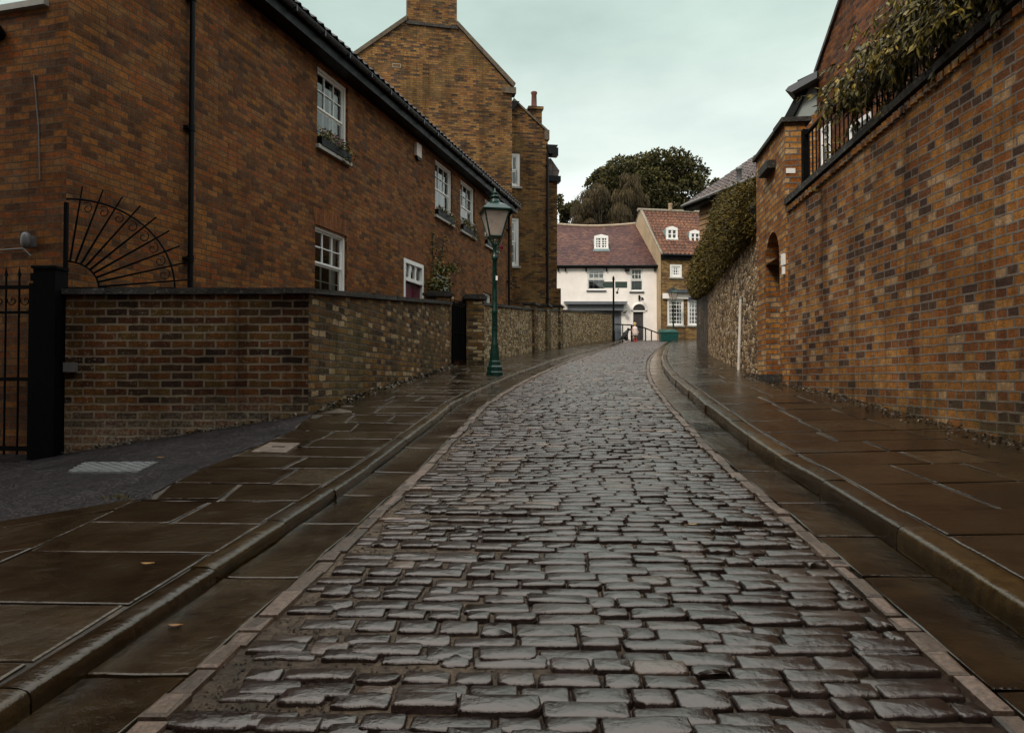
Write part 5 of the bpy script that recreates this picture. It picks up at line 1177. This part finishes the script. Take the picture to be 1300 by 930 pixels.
# ------------------------------------------------------------------ slate house beyond the hedge
HS = -.357; fs2 = Fr(6.68, 29.0, .357, -1); 
if fs2.n.x > 0: fs2.n = -fs2.n
ze3 = 1 + 223/950*29.0 + .0
root = thing('tiled_house', fs2.p(3, 3), 'house with a long dark tiled roof, skylights and timber boarded corner behind the hedge', 'house')
L3 = 11.5; pit = R(34); sv = -fs2.n*math.cos(pit)+Vector((0,0,math.sin(pit)))
mb = MB(); tile_roof(mb, fs2.p(0, ze3), fs2.u, sv, L3, 7.0, per=.26, amp=.03, course=.33); 
mb.face([fs2.p(0, ze3)+sv*7, fs2.p(L3, ze3)+sv*7, fs2.p(L3, ze3, -11.6), fs2.p(0, ze3, -11.6)])
roof = mb.build('roof', M['slate_tile'], root)
mb = MB(); mb.bar(fs2.p(-.03, ze3-.03, .06), fs2.p(L3, ze3-.03, .06), .06, 8); mb.build('gutter', M['grey_plastic'], root)
mb = MB(); mb.fbox(fs2, 0, L3, ze3-.2, ze3-.06, -.4, -.02); p = [fs2.p(.0, ze3-.1, 0), fs2.p(.06, ze3-.1, 0), fs2.p(.06, ze3-.1, -.01)+sv*7, fs2.p(0, ze3-.1, -.01)+sv*7]; mb.prism([v-Vector((0,0,.1)) for v in p], [v+Vector((0,0,.09)) for v in p]); mb.build('fascia', M['black_paint'], root)
a_end = .5; ow = (1.55, 2.5, ze3-1.9, ze3-.5)
fq = Fr(fs2.p(0,0,-.42).x, fs2.p(0,0,-.42).y, fs2.u.x, fs2.u.y); fq.n = fs2.n
mb = MB(); wall_cells(mb, fq, a_end, L3, 2.5, ze3-.2, [ow]); mb.face([fq.p(a_end, 2.5), fq.p(a_end, ze3-.2), fq.p(a_end, ze3-.2, -10.5), fq.p(a_end, 2.5, -10.5)])
mb.face([fq.p(a_end, ze3-.2), fq.p(a_end, ze3+3.5, -5.2), fq.p(a_end, ze3-.2, -10.5)]); mb.build('wall', M['timber'], root)
mb = MB()
for i in range(22):
    z = ze3-.25-i*.2; mb.hexa([fq.p(a_end-.03, z-.2, .045), fq.p(a_end+.75, z-.2, .045), fq.p(a_end+.75, z-.2, .0), fq.p(a_end-.03, z-.2, .0), fq.p(a_end-.03, z-.01, .012), fq.p(a_end+.75, z-.01, .012), fq.p(a_end+.75, z-.01, .0), fq.p(a_end-.03, z-.01, .0)], random.random())
mb.build('weatherboarding', M['boards'], root)
sash(root, fq, *ow, 2, (2, 2), rec=.03, fw=.09, bar=.05, blind=.6, sill=False)
sk = lambda a, t: fs2.p(a, ze3)+fs2.u*0+sv*t
nrm = fs2.u.cross(sv); nrm = nrm if nrm.z > 0 else -nrm
for a, t, w, l in ((6.2, 1.2, 1.0, .55),):
    m = MB(); c4 = [sk(a, t), sk(a+w, t), sk(a+w, t+l), sk(a, t+l)]; m.prism([p+nrm*.02 for p in c4], [p+nrm*.12 for p in c4]); s_ = m.build('skylight', M['white_paint'], roof)
    c5 = [sk(a+.1, t+.1), sk(a+w-.1, t+.1), sk(a+w-.1, t+l-.1), sk(a+.1, t+l-.1)]; m = MB(); m.prism([p+nrm*.121 for p in c5], [p+nrm*.126 for p in c5]); m.build('pane', plain('sky_pane', (.35,.38,.4), .1), s_)
m = MB(); m.lathe(sk(3.2, .25), [(.09,0),(.09,.4),(.12,.41),(.12,.5),(.03,.55)], 10); m.build('flue', M['grey_plastic'], roof)
m = MB(); m.lathe(sk(6.9, 2.5), [(.09,0),(.09,.4),(.12,.41),(.12,.5),(.03,.55)], 10); m.build('flue', M['lead'], roof)
# ------------------------------------------------------------------ vegetation
def rnd(s=1): return Vector((random.gauss(0,s), random.gauss(0,s), random.gauss(0,s)))
# hedge
ztop_h = herm([(12.6, 4.5), (14.5, 4.66), (18, 5.15), (25, 5.45), (33, 6.0)])
r = thing('hedge', (5.6, 19, 3.7), 'dense conifer hedge growing along the top of the stone wall', 'hedge')
m = MB(); fo = MB(); y = 12.75
bumps = [(random.uniform(12.7, 33), random.uniform(.5, 1.3), random.uniform(-.2, .22)) for _ in range(40)]
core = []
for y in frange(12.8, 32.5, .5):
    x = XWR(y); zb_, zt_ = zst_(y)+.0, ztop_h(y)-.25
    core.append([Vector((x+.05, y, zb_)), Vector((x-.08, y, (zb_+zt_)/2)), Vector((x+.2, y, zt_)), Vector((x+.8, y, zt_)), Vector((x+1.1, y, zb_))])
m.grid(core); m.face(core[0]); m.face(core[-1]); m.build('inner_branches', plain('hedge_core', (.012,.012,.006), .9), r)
for k in range(52000):
    y = 12.7 + 20*random.random()**1.35; x = XWR(y); b = sum(h_*math.exp(-((y-yc)/w_)**2) for yc, w_, h_ in bumps)
    zb_, zt_ = zst_(y)-.12, ztop_h(y)+b*.9; t = random.random()
    if random.random() < .22: p = Vector((x+random.uniform(0, .9), y, zt_+random.gauss(-.05, .07))); o = Vector((-.3, 0, 1))
    else:
        bul = .22*math.sin(math.pi*min(1, t*1.05))+.12*b; p = Vector((x-bul+random.gauss(0, .07), y, zb_+(zt_-zb_)*t)); o = Vector((-1, -.4, .15))
    if y < 12.95 and random.random() < .5: p.x += random.random()*.8; o = Vector((0, -1, .2))
    cl = .5+.5*math.sin(y*7.1+p.z*5.3)*math.sin(y*3.3-p.z*8.1)
    fo.leaf(p, o*.8+Vector((0,0,-.35))+rnd(.6), .022+.02*(y > 20), random.uniform(.05, .11)*(1.4 if y > 20 else 1), min(1, max(0, .15+.45*cl+random.gauss(0, .22))))
fo.build('foliage', M['leaf_hedge'], r)
# drooping climber on the railings of the tall wall
r = thing('wall_climber', (4.5, 7, 3.9), 'drooping evergreen climber with long yellow green leaves spilling over the railings', 'climber')
fo = MB(); st = MB()
def env(y):   # top height of the climber above the coping
    return ztr(y) + (.62+.5*min(1, max(0, (9.1-y)/.9))**.7 + .10*math.sin(y*5.3)+.06*math.sin(y*13))
for k in range(3000):
    y = 4.0+4.75*random.random(); top = env(y); z = ztr(y)+.12+(top-ztr(y)-.1)*random.random()**.75
    if y > 7.0 and z < ztr(y)+.55 and random.random() < .88: continue
    if z < ztr(y)+.3 and random.random() < .35: continue
    f_ = (z-ztr(y))/(top-ztr(y)+.01)
    x = 4.55-.62*math.sin(math.pi*min(1, max(0, f_*.75+.15)))+random.gauss(0, .16)
    if z < ztr(y)+.25: x = max(x, 4.0)
    c = Vector((x, y, z)); dirn = Vector((-.5+random.gauss(0,.25), random.gauss(-.2, .3), -.75+random.gauss(0,.25))).normalized()
    L = random.uniform(.14, .28); tip = c+dirn*L; st.bar(c, tip, .005, 4)
    kk_ = min(1, max(0, .2+.4*f_+random.gauss(0, .2)))
    for j in range(random.randint(7, 12)):
        t = j/10; b = c.lerp(tip, t); d_ = (dirn*.7+Vector((random.gauss(0,.45), random.gauss(0,.45), -.55+random.gauss(0,.3))))
        fo.leaf(b, d_, random.uniform(.022, .034), random.uniform(.07, .125), min(1, max(0, kk_+random.gauss(0, .14))))
for k in range(40):
    y = random.uniform(4.5, 9.3); st.tube([Vector((4.7, y, ztr(y)-.2)), Vector((4.55, y+random.gauss(0,.2), ztr(y)+.6)), Vector((4.3, y+random.gauss(0,.4), env(y)-.3))], .012, 5)
st.build('stems', M['bark'], r); fo.build('foliage', M['leaf_vine'], r)
r = thing('shrub', (4.45, 10.0, 3.5), 'small yellow green shrub behind the railings near the gateway', 'shrub')
fo = MB(); st = MB(); bc = at(1040, 214, 9.6)
for k in range(90):
    c = Vector((4.35, 9.6, bc.z))+Vector((random.gauss(0,.12), random.gauss(0,.28), random.gauss(0,.13))); dd = Vector((random.gauss(-.3,.6), random.gauss(0,.7), random.gauss(-.1,.5)))
    for j in range(6): fo.leaf(c+dd*.03*j, dd+rnd(.5), .026, .11, random.random())
for k in range(8): st.bar((4.4, 9.6+random.gauss(0,.1), bc.z-.4), (4.35+random.gauss(0,.1), 9.6+random.gauss(0,.2), bc.z+.05), .008, 5)
fo.build('foliage', M['leaf_vine'], r); st.build('stem', M['bark'], r)
# trees beyond the roofs
def tree(name, label, x, y, zb_, zt_, rx, ry, nleaf, leafs, lobes, mat, trunk_r=.3, group='trees beyond the roofs', droop=False, base=.3):
    r = thing(name, (x, y, G(y)), label, 'tree', group); gz_ = G(y)
    t = MB(); t.lathe((x, y, gz_), [(trunk_r*1.5,-.2),(trunk_r*1.1,.5),(trunk_r*.9,(zb_-gz_)*.6),(trunk_r*.6,(zb_-gz_)+.35*(zt_-zb_))], 10)
    fo = MB(); cz, rz_ = (zb_+zt_)/2, (zt_-zb_)/2; L = []
    for k in range(lobes):
        while True:
            v = Vector((random.uniform(-1,1), random.uniform(-1,1), random.uniform(-1,1)))
            if .45 < v.length < 1: break
        rad = random.uniform(.18, .32)
        v = v*(1-rad*.7)/max(.75, v.length) if v.length > .75 else v
        L.append((Vector((x+v.x*rx, y+v.y*ry, cz+v.z*rz_)), rad))
        if k < 14: t.bar((x, y, zb_+.2*(zt_-zb_)), L[-1][0], trunk_r*.22, 5, r2=.03)
    t.build('trunk', M['bark'], r)
    for k in range(nleaf):
        c, rad = random.choice(L); v = rnd().normalized()*rad*random.uniform(.55, 1.08)**.6
        if v.z < -.08*rad and random.random() < .45: continue
        p = c+Vector((v.x*rx, v.y*ry, v.z*rz_*.85)); 
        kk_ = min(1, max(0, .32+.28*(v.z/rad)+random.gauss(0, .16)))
        d_ = Vector((0,0,-1))+rnd(.25) if droop else rnd()+v.normalized()*.5
        fo.leaf(p, d_, leafs*(.25 if droop else .8), leafs*random.uniform(.7, 1.4)*(2.6 if droop else 1), kk_)
    fo.build('crown', M[mat], r)
T = lambda x0, x1, y0, y1, Y: ((at((x0+x1)/2, 0, Y).x), Y, at(0, y1, Y).z, at(0, y0, Y).z, (at(x1, 0, Y).x-at(x0, 0, Y).x)/2)
x, y, zb_, zt_, rx = T(752, 904, 190, 300, 75); tree('evergreen_tree', 'big round crowned dark evergreen tree rising above the roofs', x, y, zb_-1, zt_, rx, 5.5, 42000, .27, 110, 'leaf_oak', .6)
x, y, zb_, zt_, rx = T(724, 800, 232, 300, 66); tree('weeping_tree', 'brown weeping tree with hanging twigs left of the big evergreen', x, y, zb_-1, zt_, rx, 2.3, 17000, .2, 60, 'leaf_willow', .3, droop=True)
x, y, zb_, zt_, rx = T(776, 822, 214, 292, 68); tree('weeping_tree', 'tallest brown weeping crown in front of the big evergreen', x, y, zb_-1, zt_, rx, 1.6, 9500, .2, 34, 'leaf_willow', .25, droop=True)
x, y, zb_, zt_, rx = T(738, 812, 212, 292, 78); tree('evergreen_tree', 'lower dark evergreen crown sloping down behind the weeping trees', x, y, zb_-1, zt_, rx, 3, 15000, .26, 50, 'leaf_oak', .4)
x, y, zb_, zt_, rx = T(704, 752, 254, 300, 70); tree('garden_tree', 'low bushy tree directly above the white house roof at its left end', x, y, zb_-1, zt_, rx, 2.0, 5000, .24, 22, 'leaf_oak', .2)
x, y, zb_, zt_, rx = T(700, 722, 246, 290, 85); tree('sparse_tree', 'thin sparse tree beside the tall brick house', x, y, zb_-1, zt_, rx, 1.6, 700, .3, 10, 'leaf_oak', .15)
x, y, zb_, zt_, rx = T(882, 918, 222, 270, 80); tree('round_tree', 'small dark tree peeping over the tiled roof to the right', x, y, zb_-1, zt_, rx, 1.8, 2600, .28, 14, 'leaf_oak', .2)
# leaf litter
fo = MB()
for k in range(1100):
    y = random.uniform(4.2, 13); t = abs(random.gauss(0, .12)); x = XWR(y)-.03-t
    fo.leaf(Vector((x, y, zpr(x, y)+.004+random.random()*.02*max(0, 1-t*5))), Vector((random.gauss(0,1), random.gauss(0,1), random.uniform(0,.4))), .018, random.uniform(.02, .045), random.random()**3)
lt = fo.build('leaf_litter', var_mat('litter', [(0.0,(.02,.014,.008)),(.7,(.06,.04,.02)),(1.0,(.3,.24,.16))], .5, .4)); tag(lt, 'damp leaf litter gathered along the foot of the tall brick wall', 'leaf litter', kind='stuff')
fo = MB()
for k in range(500):
    y = random.uniform(8, 16.5); x = XWL(y)+.03+abs(random.gauss(0, .08)); fo.leaf(Vector((x, y, zpl(x, y)+.005+random.random()*.015)), Vector((random.gauss(0,1), random.gauss(0,1), random.uniform(0,.5))), .03, random.uniform(.03, .06), random.random()**2)
for k in range(260):
    x = random.uniform(-4.7, -2.2); y = 7.88-abs(random.gauss(0, .06)); fo.leaf(Vector((x, y, zpl(x, y)+.006+random.random()*.02)), Vector((random.gauss(0,1), random.gauss(0,1), random.uniform(0,.35))), .02, random.uniform(.02, .05), random.random()**4)
lt = fo.build('leaf_litter', bpy.data.materials['litter']); tag(lt, 'scraps of dead leaves along the foot of the garden wall', 'leaf litter', kind='stuff')
def ground_hit(px, py):
    d_ = ray(px, py); t = .8
    while t < 60:
        w = CAM+d_*t
        gzv = zpl(w.x, w.y) if w.x < XL(w.y) else (zpr(w.x, w.y) if w.x > XR(w.y) else G(w.y))
        if w.z < gzv+.006: return w
        t += .01
for px, py, lab, kx in ((187, 718, 'bright yellow fallen leaf on the dark flagstones', .6), (222, 797, 'curled orange brown fallen leaf in the left gutter', .25), (204, 582, 'yellow leaf lying beside the steel cover', .6), (590, 505, 'yellowish leaf in the gutter below the lamp post', .7), (878, 668, 'small yellow leaf lying on the cobbles to the right', .7)):
    w = ground_hit(px, py); s_ = .013+.003*w.y/3; n = 7; m = MB()
    rows = [[w+Vector((s_*(i-3)*.55, s_*q*math.sin(math.pi*(i+.3)/7.0)*.8, .006+.35*s_*abs(q)+.02*s_*(i-3)**2)) for i in range(n)] for q in (-1, -.5, 0, .5, 1)]
    m.grid(rows, kx); o = m.build('fallen_leaf', M['yellow_leaf'], None, w); tag(o, lab, 'leaf', 'fallen leaves on the wet stones')
# small weeds along joints at left
fo = MB(); w = ground_hit(148, 634)
for k in range(34): fo.leaf(w+Vector((random.gauss(0,.035), random.gauss(0,.02), 0)), Vector((random.gauss(0,.5), random.gauss(0,.5), 1)), .008, random.uniform(.015, .045), random.random())
o = fo.build('weed', M['leaf_box'], None, w); tag(o, 'small weed growing in the paving joint by the asphalt edge', 'weed')
# ------------------------------------------------------------------ unseen houses added behind the camera to shade the foreground
def shade_house(lab, x0, x1, y0, y1, zh, along):
    r = thing('brick_house', ((x0+x1)/2, (y0+y1)/2, G(y1)), lab, 'house')
    m = MB(); m.box(x0, x1, y0, y1, G(y0)-1, zh); m.build('wall', M['brick_left'], r)
    m = MB()
    if along == 'y': xm = (x0+x1)/2; p = [(x0-.3, zh-.1), (xm, zh+2.6), (x1+.3, zh-.1)]; m.prism([Vector((a, y0-.2, b)) for a, b in p], [Vector((a, y1+.2, b)) for a, b in p])
    else: ym = (y0+y1)/2; p = [(y0-.3, zh-.1), (ym, zh+2.6), (y1+.3, zh-.1)]; m.prism([Vector((x0-.2, a, b)) for a, b in p], [Vector((x1+.2, a, b)) for a, b in p])
    m.build('roof', M['dark_pantile'], r)
shade_house('added unseen brick house behind the camera on the left, shading the near ground', -11, -3.3, -9, 3.3, 9.5, 'y')
shade_house('added unseen brick house behind the camera on the right, shading the near ground', 5.0, 12, -9, 3.6, 10.0, 'y')
shade_house('added unseen brick house across the bottom of the lane, blocking light from behind', -8, 8, -19, -11, 8.5, 'x')
# ------------------------------------------------------------------ sky, sun, camera
wd = bpy.data.worlds.new('World'); scene.world = wd; wd.use_nodes = True; t = wd.node_tree; bg = t.nodes['Background']
EL, AZ = R(42), R(215)
sky = t.nodes.new('ShaderNodeTexSky'); sky.sky_type = 'NISHITA'; sky.sun_disc = False; sky.sun_elevation = EL; sky.sun_rotation = AZ; sky.dust_density = 3; sky.air_density = 1.2
tc = t.nodes.new('ShaderNodeTexCoord'); sp = t.nodes.new('ShaderNodeSeparateXYZ'); t.links.new(tc.outputs['Generated'], sp.inputs[0])
mp = t.nodes.new('ShaderNodeMapping'); mp.inputs['Scale'].default_value = (1, 1, 2.6); t.links.new(tc.outputs['Generated'], mp.inputs[0])
nz = t.nodes.new('ShaderNodeTexNoise'); nz.inputs['Scale'].default_value = 2.6; nz.inputs['Detail'].default_value = 6; nz.inputs['Roughness'].default_value = .55; t.links.new(mp.outputs[0], nz.inputs['Vector'])
cr = t.nodes.new('ShaderNodeValToRGB'); cr.color_ramp.elements[0].position = .3; cr.color_ramp.elements[0].color = (.74,.77,.76,1); cr.color_ramp.elements[1].position = .72; cr.color_ramp.elements[1].color = (1.16,1.13,1.11,1); t.links.new(nz.outputs['Fac'], cr.inputs['Fac'])
# overcast cloud layer: grey towards the horizon, brighter overhead
gr = t.nodes.new('ShaderNodeValToRGB'); gr.color_ramp.interpolation = 'EASE'
els = gr.color_ramp.elements; els[0].position = 0.0; els[0].color = (.44,.435,.425,1); els[1].position = 1.0; els[1].color = (1,1,1,1)
for p_, c_ in ((.2, (.385,.40,.385)), (.3, (.305,.345,.325)), (.44, (.225,.28,.255)), (.62, (.55,.6,.58))): e_ = els.new(p_); e_.color = (*c_, 1)
t.links.new(sp.outputs['Z'], gr.inputs['Fac'])
mx = t.nodes.new('ShaderNodeMix'); mx.data_type = 'RGBA'; mx.blend_type = 'MULTIPLY'; mx.inputs['Factor'].default_value = 1
t.links.new(gr.outputs['Color'], [i for i in mx.inputs if i.name == 'A' and i.type == 'RGBA'][0]); t.links.new(cr.outputs['Color'], [i for i in mx.inputs if i.name == 'B' and i.type == 'RGBA'][0])
sc_ = t.nodes.new('ShaderNodeVectorMath'); sc_.operation = 'SCALE'; sc_.inputs['Scale'].default_value = 17.5; t.links.new([o for o in mx.outputs if o.type == 'RGBA'][0], sc_.inputs[0])
m2 = t.nodes.new('ShaderNodeMix'); m2.data_type = 'RGBA'; m2.inputs['Factor'].default_value = .93
t.links.new(sky.outputs[0], [i for i in m2.inputs if i.name == 'A' and i.type == 'RGBA'][0]); t.links.new(sc_.outputs[0], [i for i in m2.inputs if i.name == 'B' and i.type == 'RGBA'][0])
t.links.new([o for o in m2.outputs if o.type == 'RGBA'][0], bg.inputs['Color']); bg.inputs['Strength'].default_value = .1
sd = bpy.data.lights.new('sun', 'SUN'); sd.energy = 1.5; sd.angle = R(14); sd.color = (1, .89, .76)
so = bpy.data.objects.new('sun', sd); COL.objects.link(so)
sdir = Vector((math.sin(AZ)*math.cos(EL), math.cos(AZ)*math.cos(EL), math.sin(EL)))
so.rotation_euler = (-sdir).to_track_quat('-Z', 'Y').to_euler(); so.location = (0, -5, 20)
cd = bpy.data.cameras.new('camera'); co = bpy.data.objects.new('camera', cd); COL.objects.link(co)
cd.sensor_fit = 'HORIZONTAL'; cd.sensor_width = 36; cd.lens = F/1300*36; cd.clip_end = 3000; cd.clip_start = .05
cd.shift_y = -((465-PPY))/1300.0
co.location = CAM; co.rotation_euler = (R(90)+TILT, 0, 0); scene.camera = co
scene.view_settings.view_transform = 'Standard'; scene.view_settings.look = 'None'; scene.view_settings.exposure = .72; scene.view_settings.gamma = 1
scene.render.engine = 'CYCLES'; scene.cycles.max_bounces = 6; scene.cycles.use_denoising = True
